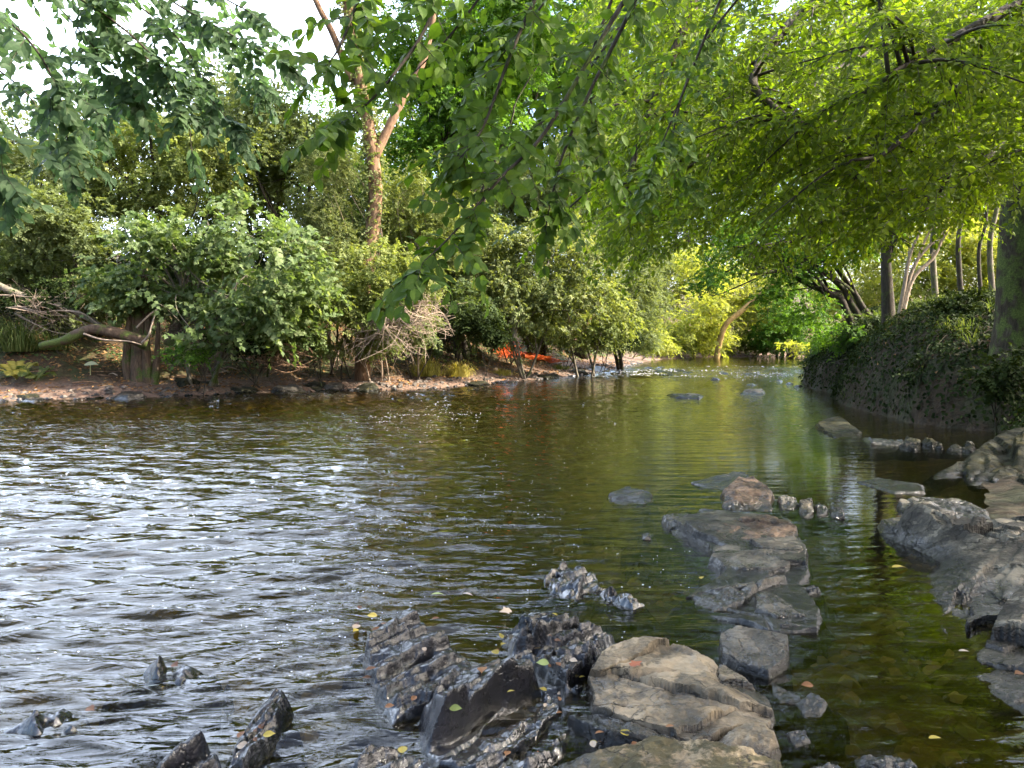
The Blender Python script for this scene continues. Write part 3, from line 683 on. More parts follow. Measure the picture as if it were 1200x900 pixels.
def limbs(mb, start, targets, r0, sides=6, sag=.0):
    for t in targets:
        a = np.asarray(start(rng.uniform(.35, 1.0))) if callable(start) else np.asarray(start)
        v = t - a; L = np.linalg.norm(v)
        m1 = a + v * .33 + rng.normal(0, .06 * L, 3) + UP * .10 * L; m2 = a + v * .68 + rng.normal(0, .07 * L, 3) + UP * (.08 - sag) * L
        mb.tube(curve([a, m1, m2, t], 12), np.linspace(r0, r0 * .15, 12), sides, .5)

def bush(name, label, cat, Y, lobes, depth, leafL, mat, bark=None, base=None, ratio=.75, kind='mid', K=12, cover=3.2, r0=.06, nl=7, stems=3, group=None, spread=.25, top=None, **kw):
    L = lobe_world(Y, lobes, depth)
    c0 = np.mean([c for c, _ in L], 0)
    bx = c0[0] if base is None else P(base[0], 400, Y)[0]
    bz = float(ground_z(np.array([bx]), np.array([Y]))[0])
    bY = Y + .9 * depth; bz = float(ground_z(np.array([bx]), np.array([bY]))[0])
    b = np.array([bx, bY, bz])
    e = empty(name, b, label, cat, group)
    tw = MB(); lf = MB()
    pts = fill(lf, L, leafL, ratio, kind, K, cover, **kw)
    tk = MB()
    for k in range(stems):
        tgt = L[k % len(L)][0] if top is None else P(*top)
        tgt = tgt + rng.normal(0, spread, 3)
        s = b + np.array([rng.normal(0, spread), rng.normal(0, spread), -.15])
        mid = s * .5 + tgt * .5 + np.array([rng.normal(0, .1), 0, .12]) * np.linalg.norm(tgt - s)
        cv = curve([s, s * .75 + mid * .25 + rng.normal(0, .05, 3), mid, tgt], 16)
        tk.tube(cv, np.linspace(r0, r0 * .35, 16), 7, .5)
        if len(pts):
            sel = pts[rng.integers(0, len(pts), nl)]
            limbs(tk, lambda q, cv=cv: cv[int(q * 15)], sel, r0 * .38, 5)
    off = -b
    for m_ in (lf, tk): m_.v = [v + off for v in m_.v]
    lf.build('crown', mat, e); tk.build('trunk', bark or B_DARK, e, True)
    return e

# ------------------------------------------------------------------ left bank
bush('sycamore_bush', 'broad sycamore bush with large pale green lobed leaves leaning over the left mud beach', 'bush', 21.6, [(180, 285, 80, 42), (265, 265, 85, 50), (330, 305, 62, 48), (225, 330, 90, 36), (290, 360, 80, 30), (365, 340, 35, 40), (250, 392, 50, 18), (330, 385, 50, 24), (140, 320, 45, 30), (190, 350, 50, 24), (148, 352, 40, 26)], 1.5, .19, M_SYC, B_GREY, (215, 400), .95, 'lobed', 9, 3.0, .07, 8, 4, fall=.3, thr=-.05)
bush('shrub', 'shaded grey green shrub at the left edge behind the fallen branches', 'shrub', 23.5, [(25, 255, 75, 55), (90, 270, 60, 45), (15, 320, 50, 40)], 1.3, .11, M_GREY, None, (40, 400))
bush('broadleaf_tree', 'low dark tree against the white sky at the far left', 'tree', 27, [(40, 205, 75, 38), (-40, 210, 80, 60), (110, 225, 60, 40), (20, 260, 100, 40)], 1.8, .14, M_GREY, None, (60, 400), r0=.13, stems=2)
bush('broadleaf_tree', 'rounded tree with yellow lit patches behind the sycamore bush', 'tree', 26, [(180, 160, 85, 42), (120, 190, 60, 40), (240, 180, 80, 45), (190, 220, 100, 40)], 1.8, .13, M_YEL, None, (190, 400), r0=.13, stems=2, cover=2.6)
bush('broadleaf_tree', 'bushy mid green tree whose domed top meets the sky left of the tall trunk', 'tree', 28, [(300, 130, 70, 45), (350, 165, 60, 50), (260, 170, 60, 45), (320, 210, 80, 50)], 2, .13, M_GREY, None, (310, 400), r0=.14, stems=2)
bush('shrub', 'feathery fine leaved shrub between the sycamore bush and the tall trunk', 'shrub', 25, [(375, 230, 40, 60), (355, 285, 45, 40), (395, 180, 28, 45), (400, 290, 30, 50)], 1.0, .085, M_PALE, B_TWIG, (380, 400), .35, 'far', 14, 2.6, .04, 7, 4)
bush('shrub', 'thin leaved shrub with arching stems right of the tall trunk', 'shrub', 26, [(475, 250, 45, 55), (515, 225, 40, 50), (500, 290, 50, 40)], 1.0, .10, M_YEL, B_TWIG, (490, 400), .5, 'mid', 12, 2.4, .04, 7, 4)
bush('broadleaf_tree', 'rich green tree with dense fresh foliage right of the tall trunk', 'tree', 28.5, [(505, 120, 70, 50), (560, 70, 90, 60), (470, 60, 45, 40), (560, 150, 70, 45), (500, 180, 60, 35), (600, 0, 120, 60), (490, -20, 50, 60)], 2.0, .15, M_GREEN, None, (540, 400), .75, 'mid', 12, 3.4, .16, 9, 2)
bush('bramble_bush', 'sunlit yellow green bush above the beach, left of the bare twig tangle', 'bush', 23.6, [(455, 350, 52, 38), (420, 385, 50, 30), (490, 325, 40, 34), (385, 395, 38, 24), (400, 345, 40, 40), (440, 310, 45, 34), (430, 405, 45, 16)], 1.0, .10, M_YEL, B_TWIG, (440, 410), .75, 'mid', 11, 2.6, .03, 8, 4)
bush('hazel_bush', 'pale leaved bush overhanging the shore above the orange netting', 'bush', 29, [(590, 330, 48, 32), (640, 300, 60, 40), (610, 365, 45, 20), (665, 350, 55, 34), (575, 285, 40, 30), (560, 335, 40, 40), (545, 300, 35, 40), (640, 376, 48, 14), (555, 372, 26, 18)], 1.3, .13, M_PALE, B_GREY, (610, 405), .78, 'mid', 10, 2.8, .06, 8, 4, fall=.35)
bush('hazel_bush', 'lit yellow green bush reaching out past the middle of the left shore', 'bush', 31, [(690, 315, 42, 28), (650, 275, 40, 32), (700, 345, 38, 24), (715, 290, 30, 30), (690, 392, 56, 20), (720, 370, 34, 30)], 1.3, .14, M_YEL, B_GREY, (690, 405), .78, 'mid', 10, 2.6, .06, 8, 3, fall=.3)
bush('willow_tree', 'grey green rounded tree at the corner where the left shore turns away', 'tree', 38, [(700, 255, 60, 45), (745, 300, 42, 45), (725, 345, 45, 35), (760, 350, 30, 32), (740, 385, 34, 26), (715, 395, 34, 18), (755, 398, 22, 16)], 2.2, .14, M_GREY, None, (735, 405), .5, 'mid', 12, 3.4, .12, 8, 3)
bush('broadleaf_tree', 'dusky tree filling the gap above the middle of the left shore', 'tree', 34, [(640, 225, 70, 50), (590, 240, 50, 45), (690, 195, 60, 50), (560, 215, 45, 40)], 2.2, .16, M_GREY, None, (640, 405), .7, 'mid', 12, 3.2, .15, 8, 2)
bush('broadleaf_tree', 'tall backdrop tree high behind the middle of the left shore', 'tree', 42, [(650, 110, 110, 90), (720, 160, 80, 70), (610, 20, 120, 80), (760, 60, 100, 100), (780, 180, 60, 50)], 3, .24, M_GREEN, None, (680, 400), .75, 'far', 12, 3.6, .3, 9, 2)
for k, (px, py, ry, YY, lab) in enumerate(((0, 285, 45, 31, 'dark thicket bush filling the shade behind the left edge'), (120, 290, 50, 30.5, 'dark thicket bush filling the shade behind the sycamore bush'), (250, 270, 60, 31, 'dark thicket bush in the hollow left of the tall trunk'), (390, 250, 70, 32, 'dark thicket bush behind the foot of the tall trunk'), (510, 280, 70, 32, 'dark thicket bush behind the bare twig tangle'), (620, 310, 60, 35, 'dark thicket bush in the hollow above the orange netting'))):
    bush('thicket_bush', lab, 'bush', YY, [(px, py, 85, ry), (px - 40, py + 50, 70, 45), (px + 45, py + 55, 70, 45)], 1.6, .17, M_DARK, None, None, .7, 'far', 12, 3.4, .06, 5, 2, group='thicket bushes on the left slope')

for k, (px, py, rx, ry, YY, mt, lab) in enumerate((
        (20, 165, 80, 55, 33, M_GREY, 'tall hazy backdrop tree at the far left under the hanging leaves'), (150, 135, 80, 55, 35, M_PALE, 'tall pale backdrop tree behind the yellow lit one'),
        (260, 120, 70, 60, 36, M_GREY, 'tall backdrop tree behind the domed tree'), (370, 150, 55, 60, 35, M_GREEN, 'backdrop tree just left of the tall trunk'), (450, 190, 60, 70, 36, M_PALE, 'backdrop tree just behind the tall trunk'), (560, 60, 90, 80, 44, M_PALE, 'very tall pale backdrop tree high above the middle of the river'))):
    bush('broadleaf_tree', lab, 'tree', YY, [(px, py, rx, ry), (px + rx * .6, py + ry * .6, rx * .8, ry * .8), (px - rx * .6, py + ry * .7, rx * .8, ry * .8), (px, py + ry * 1.6, rx, ry * .8)], 2.0, .17, mt, None, None, .72, 'far', 12, 2.6, .14, 7, 2)

# dark undergrowth in the shaded hollows of the left bank
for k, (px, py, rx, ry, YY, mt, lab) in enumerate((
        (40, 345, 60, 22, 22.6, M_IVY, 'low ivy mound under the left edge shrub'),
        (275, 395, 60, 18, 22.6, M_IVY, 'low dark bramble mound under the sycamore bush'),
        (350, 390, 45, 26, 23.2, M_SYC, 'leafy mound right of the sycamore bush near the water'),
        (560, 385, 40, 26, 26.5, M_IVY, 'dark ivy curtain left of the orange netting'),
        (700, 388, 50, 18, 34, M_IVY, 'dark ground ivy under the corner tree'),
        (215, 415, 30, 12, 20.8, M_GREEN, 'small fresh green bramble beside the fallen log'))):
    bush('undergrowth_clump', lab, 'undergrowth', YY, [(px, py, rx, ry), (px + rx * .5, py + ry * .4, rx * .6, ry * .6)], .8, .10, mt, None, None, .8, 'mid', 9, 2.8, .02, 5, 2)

for k, (px, py, rx, ry, YY, mt, lab) in enumerate((
        (20, 370, 55, 26, 24, M_GREY, 'leafy bank shrub above the reeds at the left edge'), (110, 345, 45, 30, 23.6, M_PALE, 'pale leafy bank shrub behind the mossy log'),
        (300, 345, 60, 40, 23.8, M_SYC, 'leafy bank shrub filling in behind the right half of the sycamore bush'), (395, 330, 40, 50, 24.4, M_PALE, 'pale bank shrub hiding the foot of the tall trunk'),
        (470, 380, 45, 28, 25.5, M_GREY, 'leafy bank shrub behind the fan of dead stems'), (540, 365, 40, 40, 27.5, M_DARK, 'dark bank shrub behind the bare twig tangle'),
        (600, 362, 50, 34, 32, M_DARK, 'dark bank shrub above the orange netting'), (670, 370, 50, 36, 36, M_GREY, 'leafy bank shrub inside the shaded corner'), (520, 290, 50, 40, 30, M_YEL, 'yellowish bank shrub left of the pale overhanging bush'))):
    bush('bank_shrub', lab, 'shrub', YY, [(px, py, rx, ry), (px + rx * .6, py + ry * .3, rx * .7, ry * .8), (px - rx * .6, py + ry * .5, rx * .7, ry * .7)], 1.0, .12, mt, None, None, .72, 'mid', 11, 2.6, .03, 5, 3)

# tall ivy-clad trunk, lit from the right
tp = [P(424, 420, 25.2), P(428, 330, 25.2), P(440, 235, 25.2), P(432, 150, 25.1), P(415, 60, 25), P(404, -40, 25), P(398, -200, 25)]
b = tp[0].copy(); b[2] = float(ground_z(b[0:1], b[1:2])[0])
e = empty('ivy_clad_tree', b, 'tall bare warm brown trunk wrapped in pale ivy with one bare limb against the sky', 'tree')
t = MB(); cv = curve([b - UP * .2] + tp[1:], 40); t.tube(cv - b, np.linspace(.26, .15, 40), 12); t.build('trunk', B_WARM, e, True)
t = MB(); t.tube(curve([P(412, 95, 25), P(390, 40, 24.8), P(372, 5, 24.6), P(345, -60, 24.4), P(300, -160, 24)], 24) - b, np.linspace(.12, .06, 24), 9)
t.tube(curve([P(436, 190, 25.1), P(470, 120, 25.3), P(500, 60, 25.6), P(520, -60, 26)], 20) - b, np.linspace(.16, .06, 20), 9)
t.build('limb', B_WARM, e, True)
lf = MB()
for (i0, i1, n_) in ((20, 39, 640), (8, 14, 160), (14, 20, 150)):
    i = rng.uniform(i0, i1, n_); c = cv[i.astype(int)] + (cv[np.minimum(i.astype(int) + 1, 39)] - cv[i.astype(int)]) * (i % 1)[:, None]
    a = rng.uniform(0, 2 * np.pi, n_); od = np.stack([np.cos(a), np.sin(a), np.zeros(n_)], -1)
    sprays(lf, c + od * .2, od + rng.normal(0, .4, (n_, 3)), od + UP * .4, rng.uniform(.15, .4, n_), 7, .10, .9, 'mid', .5)
fill(lf, [(P(380, -160, 24.5), np.array([2.6, 2, 1.4])), (P(520, -150, 26), np.array([2.2, 2, 1.6]))], .13, .7, 'mid', 12, 2.5)
lf.v = [v - b for v in lf.v]; lf.build('crown', M_PALE, e)

# ------------------------------------------------------------------ far bend
FARB = [
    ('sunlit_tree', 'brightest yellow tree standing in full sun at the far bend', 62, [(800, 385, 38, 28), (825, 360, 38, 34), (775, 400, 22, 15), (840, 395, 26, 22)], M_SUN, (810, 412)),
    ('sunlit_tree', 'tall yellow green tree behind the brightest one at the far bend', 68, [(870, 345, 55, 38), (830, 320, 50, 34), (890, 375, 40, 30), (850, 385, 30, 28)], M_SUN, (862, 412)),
    ('broadleaf_tree', 'green tree at the far bend left of the leaning yellow trunk', 71, [(765, 345, 40, 40), (790, 320, 45, 40), (755, 385, 25, 25)], M_YEL, (770, 412)),
    ('broadleaf_tree', 'shaded green tree closing the far bend beside the right bank', 66, [(925, 375, 38, 30), (905, 395, 30, 20), (935, 345, 45, 40), (950, 395, 25, 20)], M_GREEN, (925, 412)),
    ('broadleaf_tree', 'pale hazy tree furthest away through the arch of branches', 82, [(880, 300, 80, 50), (800, 270, 80, 55), (960, 290, 70, 60)], M_YEL, (880, 408)),
    ('broadleaf_tree', 'high dark green tree above the far bend', 78, [(800, 200, 90, 70), (900, 210, 90, 70), (850, 130, 100, 80)], M_GREEN, (840, 408)),
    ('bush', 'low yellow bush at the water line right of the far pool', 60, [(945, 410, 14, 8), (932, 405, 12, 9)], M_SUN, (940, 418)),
]
for nm, lab, Y, lo, mt, ba in FARB:
    bush(nm, lab, 'bush' if nm == 'bush' else 'tree', Y, lo, 3.2, .26, mt, B_GREY, ba, .7, 'far', 12, 3.0, .18, 6, 2, clump=.5)
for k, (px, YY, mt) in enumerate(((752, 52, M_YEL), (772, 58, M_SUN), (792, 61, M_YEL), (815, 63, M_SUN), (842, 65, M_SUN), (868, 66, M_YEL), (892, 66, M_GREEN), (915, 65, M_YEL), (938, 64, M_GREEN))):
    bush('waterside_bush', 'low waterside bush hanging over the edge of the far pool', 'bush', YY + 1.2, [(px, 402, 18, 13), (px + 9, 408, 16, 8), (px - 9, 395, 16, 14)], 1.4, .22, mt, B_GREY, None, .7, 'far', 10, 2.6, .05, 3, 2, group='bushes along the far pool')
b = P(838, 418, 61); b[2] = float(ground_z(b[0:1], b[1:2])[0])
e = empty('leaning_tree', b, 'yellow lit bare trunk leaning right over the far pool', 'tree')
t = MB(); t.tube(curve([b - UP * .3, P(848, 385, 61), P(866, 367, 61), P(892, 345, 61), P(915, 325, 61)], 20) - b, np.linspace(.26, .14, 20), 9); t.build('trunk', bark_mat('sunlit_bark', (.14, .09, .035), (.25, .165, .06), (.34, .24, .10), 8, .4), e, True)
lf = MB(); fill(lf, [(P(915, 325, 61), np.array([2.2, 1.6, 1.4]))], .22, .7, 'far', 12, 1.6); lf.v = [v - b for v in lf.v]; lf.build('crown', M_YEL, e)

# ------------------------------------------------------------------ right bank, middle distance
def leaning(name, label, Y, stems, lobes, leafL, mat, bark, r0, depth=1.6, cover=2.8, ratio=.7, limbn=8, **kw):
    b = P(stems[0][0][0], stems[0][0][1], Y); b[2] = float(ground_z(b[0:1], b[1:2])[0])
    e = empty(name, b, label, 'tree')
    t = MB(); L = lobe_world(Y - .5, lobes, depth); lf = MB()
    pts = fill(lf, L, leafL, ratio, 'mid', 12, cover, **kw)
    for s in stems:
        q = [P(px, py, Y + (p3[0] if p3 else 0)) for px, py, *p3 in s]
        q[0] = q[0].copy(); q[0][2] = float(ground_z(q[0][0:1], q[0][1:2])[0]) - .3
        cv = curve(q, 18); t.tube(cv - b, np.linspace(r0, r0 * .3, 18), 8)
        if len(pts) and limbn:
            # limbs run from the upper stem to the nearest leafy twigs
            tipd = np.linalg.norm(pts - cv[-1], axis=1); near = np.argsort(tipd)[:max(40, len(pts) // 3)]
            limbs(t, lambda f_, cv=cv: cv[int(f_ * 17)] - b, pts[near[rng.integers(0, len(near), limbn)]] - b, r0 * .3, 5)
    t.build('trunk', bark, e, True)
    lf.v = [v - b for v in lf.v]; lf.build('crown', mat, e)
leaning('alder_tree', 'dark multi stemmed tree arching left over the river from the foot of the right bank', 23.5,
        [[(1006, 412), (985, 350), (972, 345), (945, 332), (915, 318, -.8), (880, 322, -1.5)], [(1018, 408), (1000, 360), (985, 335), (955, 315, -.5), (925, 318, -1)], [(1030, 405), (1012, 362), (996, 335), (960, 290), (930, 270, -1)]],
        [(955, 285, 75, 30), (890, 275, 60, 30), (850, 300, 40, 26), (925, 320, 36, 22), (1000, 270, 60, 30), (905, 350, 22, 20), (955, 365, 26, 26), (985, 395, 26, 20), (830, 330, 28, 18)], .105, M_GREEN, B_DARK, .13, 1.4, 2.3, limbn=10)
leaning('straight_tree', 'upright dark brown trunk on the right bank left of the forked one', 20.5, [[(1042, 395), (1040, 345), (1038, 300), (1036, 200), (1040, 60)]], [(1040, 120, 80, 60), (1000, 200, 60, 40)], .10, M_GREEN, B_DARK, .19, 1.3, 1.6, limbn=5)
leaning('forked_tree', 'pale forked sapling stems spreading right of the upright dark trunk', 20, [[(1052, 375), (1062, 340), (1075, 305), (1100, 275), (1120, 240)], [(1050, 378), (1060, 335), (1066, 300), (1080, 265), (1090, 220)], [(1054, 372), (1068, 330), (1095, 300), (1110, 262), (1130, 200)]], [(1105, 225, 55, 26)], .10, M_BEECH, B_TWIG, .065, 1.2, 1.4, limbn=3)
for k, (px, y0, y1, YY, r_, lab) in enumerate(((1098, 345, 220, 24, .10, 'straight thin grey trunk in the sunlit wood, left of three'), (1152, 340, 250, 18, .05, 'thin dark crooked sapling left of the big beech trunk'), (1165, 340, 230, 20, .08, 'thin grey trunk right beside the big beech trunk'), (1128, 335, 230, 25, .09, 'thin trunk with dark bark in the middle of the sunlit wood'))):
    b = P(px, y0, YY); b[2] = float(ground_z(b[0:1], b[1:2])[0])
    e = empty('sapling', b, lab, 'tree')
    t = MB(); t.tube(curve([[0, 0, -.2], P(px - 5, (y0 + y1) / 2, YY) - b, P(px + 4, y1, YY) - b, P(px + 2, y1 - 140, YY) - b], 16), np.linspace(r_, r_ * .5, 16), 8); t.build('trunk', B_DARK if k in (1, 3) else B_GREY, e, True)
    lf = MB(); fill(lf, [(P(px, y1 - 110, YY), np.array([1.1, 1, .9]))], .10, .7, 'mid', 12, 1.6); lf.v = [v - b for v in lf.v]; lf.build('crown', M_BEECH, e)
for nm, lab, Y, lo in (
        ('sunlit_bush', 'yellow sunlit bush glowing between the saplings on the right bank', 29, [(1110, 285, 50, 34), (1075, 320, 40, 34), (1145, 300, 36, 34), (1120, 325, 60, 22), (1170, 315, 50, 26)]),
        ('sunlit_bush', 'yellow sunlit bush behind the big beech trunk', 31, [(1165, 260, 50, 50), (1200, 290, 50, 50), (1230, 240, 50, 70), (1160, 310, 60, 34), (1130, 240, 50, 50)]),
        ('sunlit_bush', 'yellow green bush lit from behind above the arching stems', 33, [(1030, 330, 50, 40), (990, 340, 40, 36), (1060, 270, 50, 44)]),
        ('sunlit_bush', 'high yellow green backdrop tree behind the right canopy', 40, [(1100, 150, 130, 80), (1000, 190, 110, 70), (1200, 120, 120, 110), (1040, 60, 150, 80)])):
    bush(nm, lab, 'bush' if Y < 35 else 'tree', Y, lo, 1.6, .15 if Y < 35 else .24, M_SUN if Y < 35 else M_YEL, B_GREY, None, .7, 'far', 12, 3.4, .06, 6, 3, clump=.7)

for k, (px, py, rx, ry, YY, mt, lab) in enumerate((
        (985, 400, 28, 22, 26, M_GREEN, 'leafy shrub at the foot of the arching alder by the water'), (1075, 375, 30, 16, 19, M_IVY, 'dark fern like growth on the crest left of the big beech'),
        (1010, 385, 26, 24, 22.5, M_DARK, 'dark shrub among the alder stems'), (1130, 352, 36, 14, 16.5, M_IVY, 'dark ivy mound on the crest beside the thin saplings'),
        (965, 415, 22, 16, 27.5, M_DARK, 'dark shrub overhanging the water at the corner of the right bank'), (1050, 440, 40, 22, 18, M_IVY, 'ivy curtain hanging down the shaded face of the right bank'), (1120, 430, 50, 30, 15, M_IVY, 'thick ivy curtain on the steep bank below the saplings'), (1010, 445, 30, 14, 20, M_IVY, 'low ivy curtain near the water on the right bank'), (1180, 440, 40, 34, 12.6, M_IVY, 'thick ivy mass on the steep bank below the big beech trunk'))):
    bush('bank_shrub', lab, 'shrub', YY, [(px, py, rx, ry), (px + rx * .6, py - ry * .2, rx * .7, ry * .8), (px - rx * .6, py + ry * .3, rx * .7, ry * .7)], .55 if mt is M_IVY else .8, .085, mt, None, None, .8, 'mid', 10, 2.4, .02, 4, 3)

# ------------------------------------------------------------------ the big beech on the right bank and its canopy
b = P(1197, 405, 14.0); b[2] = float(ground_z(b[0:1], b[1:2])[0])
e = empty('beech_tree', b, 'big beech on the right bank whose yellow green canopy fills the upper right', 'tree')
ax = [b - UP * .5, b + np.array([-.02, 0, .6]), P(1197, 300, 14), P(1200, 210, 14), P(1206, 60, 14), P(1215, -150, 14), P(1220, -420, 14)]
cv = curve(ax, 30); t = MB(); rr = np.interp(np.arange(30), [0, 2, 5, 12, 29], [.72, .52, .42, .36, .18])
t.tube(cv - b, rr, 16); t.build('trunk', B_BEECH, e, True)
LIM = [[(1205, 190, 14), (1150, 150, 11.5), (1080, 175, 10), (1000, 232, 8.8), (960, 262, 8.0)],
       [(1208, 110, 14), (1140, 80, 11), (1040, 95, 9), (960, 150, 7.6), (860, 150, 6.8)],
       [(1210, 40, 14), (1120, 20, 11), (1020, 60, 9.2), (930, 120, 8), (800, 200, 7)],
       [(1212, 0, 14), (1080, -60, 10), (960, 0, 8), (885, 85, 6.8), (915, 132, 6.2), (960, 150, 6)],
       [(1215, -60, 14), (1000, -130, 10), (860, -60, 8.2), (790, 60, 7.2), (745, 180, 6.6), (730, 250, 6.2)],
       [(1206, 170, 13.8), (1180, 170, 10), (1130, 210, 8.4), (1080, 250, 7.4)],
       [(1208, 130, 14), (1230, 90, 9.5), (1190, 70, 7.6), (1100, 130, 6.6), (1000, 210, 6.0)],
       [(1212, 20, 14), (1300, -60, 8), (1200, 0, 6.4), (1090, 60, 5.6), (1010, 110, 5.2)],
       [(1205, 200, 14), (1120, 215, 12.2), (1030, 240, 12), (940, 280, 11.5), (860, 290, 11)],
       [(1210, 60, 14), (1040, 20, 12), (900, 90, 11), (800, 180, 10.5), (740, 260, 10)]]
lm = MB(); lf = MB(); twg = MB()
lp = []
for L_ in LIM:
    c = curve([P(*q) for q in L_], 40); lm.tube(c - b, np.linspace(.085, .012, 40), 7); lp.append(c)
    for k in range(14):                    # side branches in flat layers, sweeping down and to the left
        i = rng.integers(10, 38); d = nrm(c[min(i + 1, 39)] - c[i - 1] + rng.normal(0, .5, 3) * np.array([1, 1, .4]))
        d[2] = max(d[2], -.3); d = nrm(d); Ls = rng.uniform(.6, 1.5); s = c[i]
        cc = curve([s, s + d * Ls * .4 + UP * .04, s + d * Ls - UP * .12 * Ls], 10)
        lm.tube(cc - b, np.linspace(.017, .004, 10), 5); lp.append(cc)
lm.build('limb', B_DARK, e, True)
# twigs: along every branch, then through the depth of the crown
base, dr_ = [], []
for c in lp:
    L_ = np.linalg.norm(np.diff(c, axis=0), axis=1).sum(); n_ = int(L_ * 9)
    i = rng.integers(2 if len(c) < 20 else 10, len(c) - 1, n_)
    d = nrm(c[np.minimum(i + 1, len(c) - 1)] - c[i]) ; base.append(c[i]); dr_.append(nrm(d * .7 + rng.normal(0, .55, (n_, 3)) * np.array([1, 1, .45]) - UP * .15))
base = np.concatenate(base); dr_ = np.concatenate(dr_); S = len(base)
sprays(lf, base, dr_, UP * 1.0 + np.array([-.15, -.35, 0]) + rng.normal(0, .3, (S, 3)), rng.uniform(.3, .6, S), 13, .078, .6, 'mid', .25, .38, fall=.2, twig=twg, trad=.0035)
CAN = [(700, -30), (1240, -30), (1240, 205), (1150, 235), (1120, 262), (1060, 275), (1000, 280), (900, 240), (830, 268), (775, 290), (735, 280), (720, 230), (745, 130), (700, 40)]
def frustum(poly, y0, y1, n_):
    p = np.array(poly, float); lo, hi = p.min(0), p.max(0)
    x = rng.uniform(lo[0], hi[0], n_ * 4); y = rng.uniform(lo[1], hi[1], n_ * 4)
    x = x + 0; k = inside(x + 26 * fbm(x * .012, y * .012, 0, 3, 88), y + 26 * fbm(x * .012, y * .012, 7, 3, 88), p)
    x, y = x[k][:n_], y[k][:n_]
    Y = y0 + (y1 - y0) * rng.uniform(0, 1, len(x)) ** .75
    return P(x, y, Y)
pts = frustum(CAN, 5.6, 13.5, 5200)
k = fbm(pts[:, 0] * .9, pts[:, 1] * .6, pts[:, 2] * 2.0, 3, 90) > -.16
pts = pts[k]; S = len(pts)
d = nrm(np.array([-.75, -.25, -.38]) + rng.normal(0, .38, (S, 3)))
sprays(lf, pts, d, UP + np.array([-.1, -.4, 0]) + rng.normal(0, .3, (S, 3)), rng.uniform(.3, .6, S), 14, .08, .6, 'mid', .2, .38, fall=.2, twig=twg, trad=.003)
# the rest of the crown, over and beyond the right edge of the picture
fill(lf, [(np.array([11.8, 11.3, 6.0]), np.array([2.6, 2.4, 1.8])), (np.array([8.6, 5.5, 6.2]), np.array([2.8, 3.2, 2.0])), (np.array([12.5, 8, 6.5]), np.array([3.4, 4, 3])), (np.array([9.5, 16, 7.0]), np.array([4.0, 4, 1.6])), (np.array([11, 21, 7.6]), np.array([4.0, 4, 1.6]))], .13, .65, 'far', 13, 2.0, slen=.6)
for m_ in (lf, twg): m_.v = [v - b for v in m_.v]
lf.build('crown', M_BEECH, e); twg.build('twigs', B_DARK, e)

# second tree off the right edge that shades the near rocks
b = np.array([8.2, 1.2, 0.]); b[2] = float(ground_z(b[0:1], b[1:2])[0])
e2 = empty('beech_tree', b, 'shading beech just outside the right edge beside the bedrock shelf', 'tree')
t = MB(); cv2 = curve([[0, 0, -.3], [.05, 0, 1.5], [-.1, .1, 4], [.1, 0, 8]], 20); t.tube(cv2, np.linspace(.34, .12, 20), 12)
lf = MB(); L2 = [(np.array([7.8, 1.5, 5.4]), np.array([2.6, 3.0, 1.6])), (np.array([9.5, 3.8, 6.6]), np.array([3, 2.8, 2])), (np.array([5.6, 1.0, 6.6]), np.array([2.2, 2.6, 1.1])), (np.array([6.6, 3.6, 4.6]), np.array([1.7, 1.6, 1.0]))]
pp = fill(lf, L2, .13, .65, 'far', 13, 3.0, slen=.6)
limbs(t, lambda f_: cv2[int(f_ * 19)], pp[rng.integers(0, len(pp), 16)] - b, .08)
t.build('trunk', B_BEECH, e2, True); lf.v = [v - b for v in lf.v]; lf.build('crown', M_BEECH, e2)

# ------------------------------------------------------------------ near hanging branches
def hanging(name, label, b, trunk_pts, mains, mat, leafL, sub_len=(.14, .34), per_m=15, K=7, r0=.012, bark=B_DARK, ratio=.62, offm=(0, -.5, .8), extra=None):
    e = empty(name, b, label, 'tree')
    b = np.asarray(b, float)
    t = MB(); cv = curve(trunk_pts, 30); t.tube(cv - b, np.linspace(.22, .07, 30), 10)
    t.build('trunk', B_BEECH, e, True)
    lm = MB(); lf = MB(); tw = MB()
    for M_ in mains:
        q = [P(*p) for p in M_]
        root = cv[-1 - rng.integers(0, 8)]
        up = q[0] + np.array(offm)
        lm.tube(curve([root, (root + up) / 2 + UP * .3, up, q[0]], 24) - b, np.linspace(.045, r0 * 1.3, 24), 7)
        c = curve(q, 50); lm.tube(c - b, np.linspace(r0, .0022, 50), 6)
        L_ = np.linalg.norm(np.diff(c, axis=0), axis=1).sum(); n_ = int(L_ * per_m)
        i = np.sort(rng.integers(2, 49, n_)); tg = nrm(np.gradient(c, axis=0))[i]
        lat = nrm(np.cross(tg, UP + rng.normal(0, .35, (n_, 3)))) * np.where(np.arange(n_) % 2, 1, -1)[:, None]
        d = nrm(tg * .5 + lat * .85 - UP * .12 + rng.normal(0, .28, (n_, 3)))
        n2 = UP * .8 + np.array([0, -.55, 0]) + rng.normal(0, .35, (n_, 3))
        sprays(lf, c[i], d, n2, rng.uniform(*sub_len, n_) * (1.1 - .55 * i / 49), K, leafL, ratio, 'near', .18, .36, fall=.30, twig=tw, trad=.002)
        m2 = 8; d2 = tg[-1:] + rng.normal(0, .12, (2, 3))
        sprays(lf, np.repeat(c[-2:-1], 2, 0), d2, UP + np.array([0, -.6, 0]) + rng.normal(0, .2, (2, 3)), .2, m2, leafL, ratio, 'near', .2, .25, fall=.5, twig=tw, trad=.002)
    if extra: fill(lf, extra, .12, .65, 'far', 13, 2.2, slen=.6)
    for m_ in (lf, tw): m_.v = [v - b for v in m_.v]
    lm.build('branch', bark, e, True); tw.build('twigs', bark, e); lf.build('foliage', mat, e)
    return e
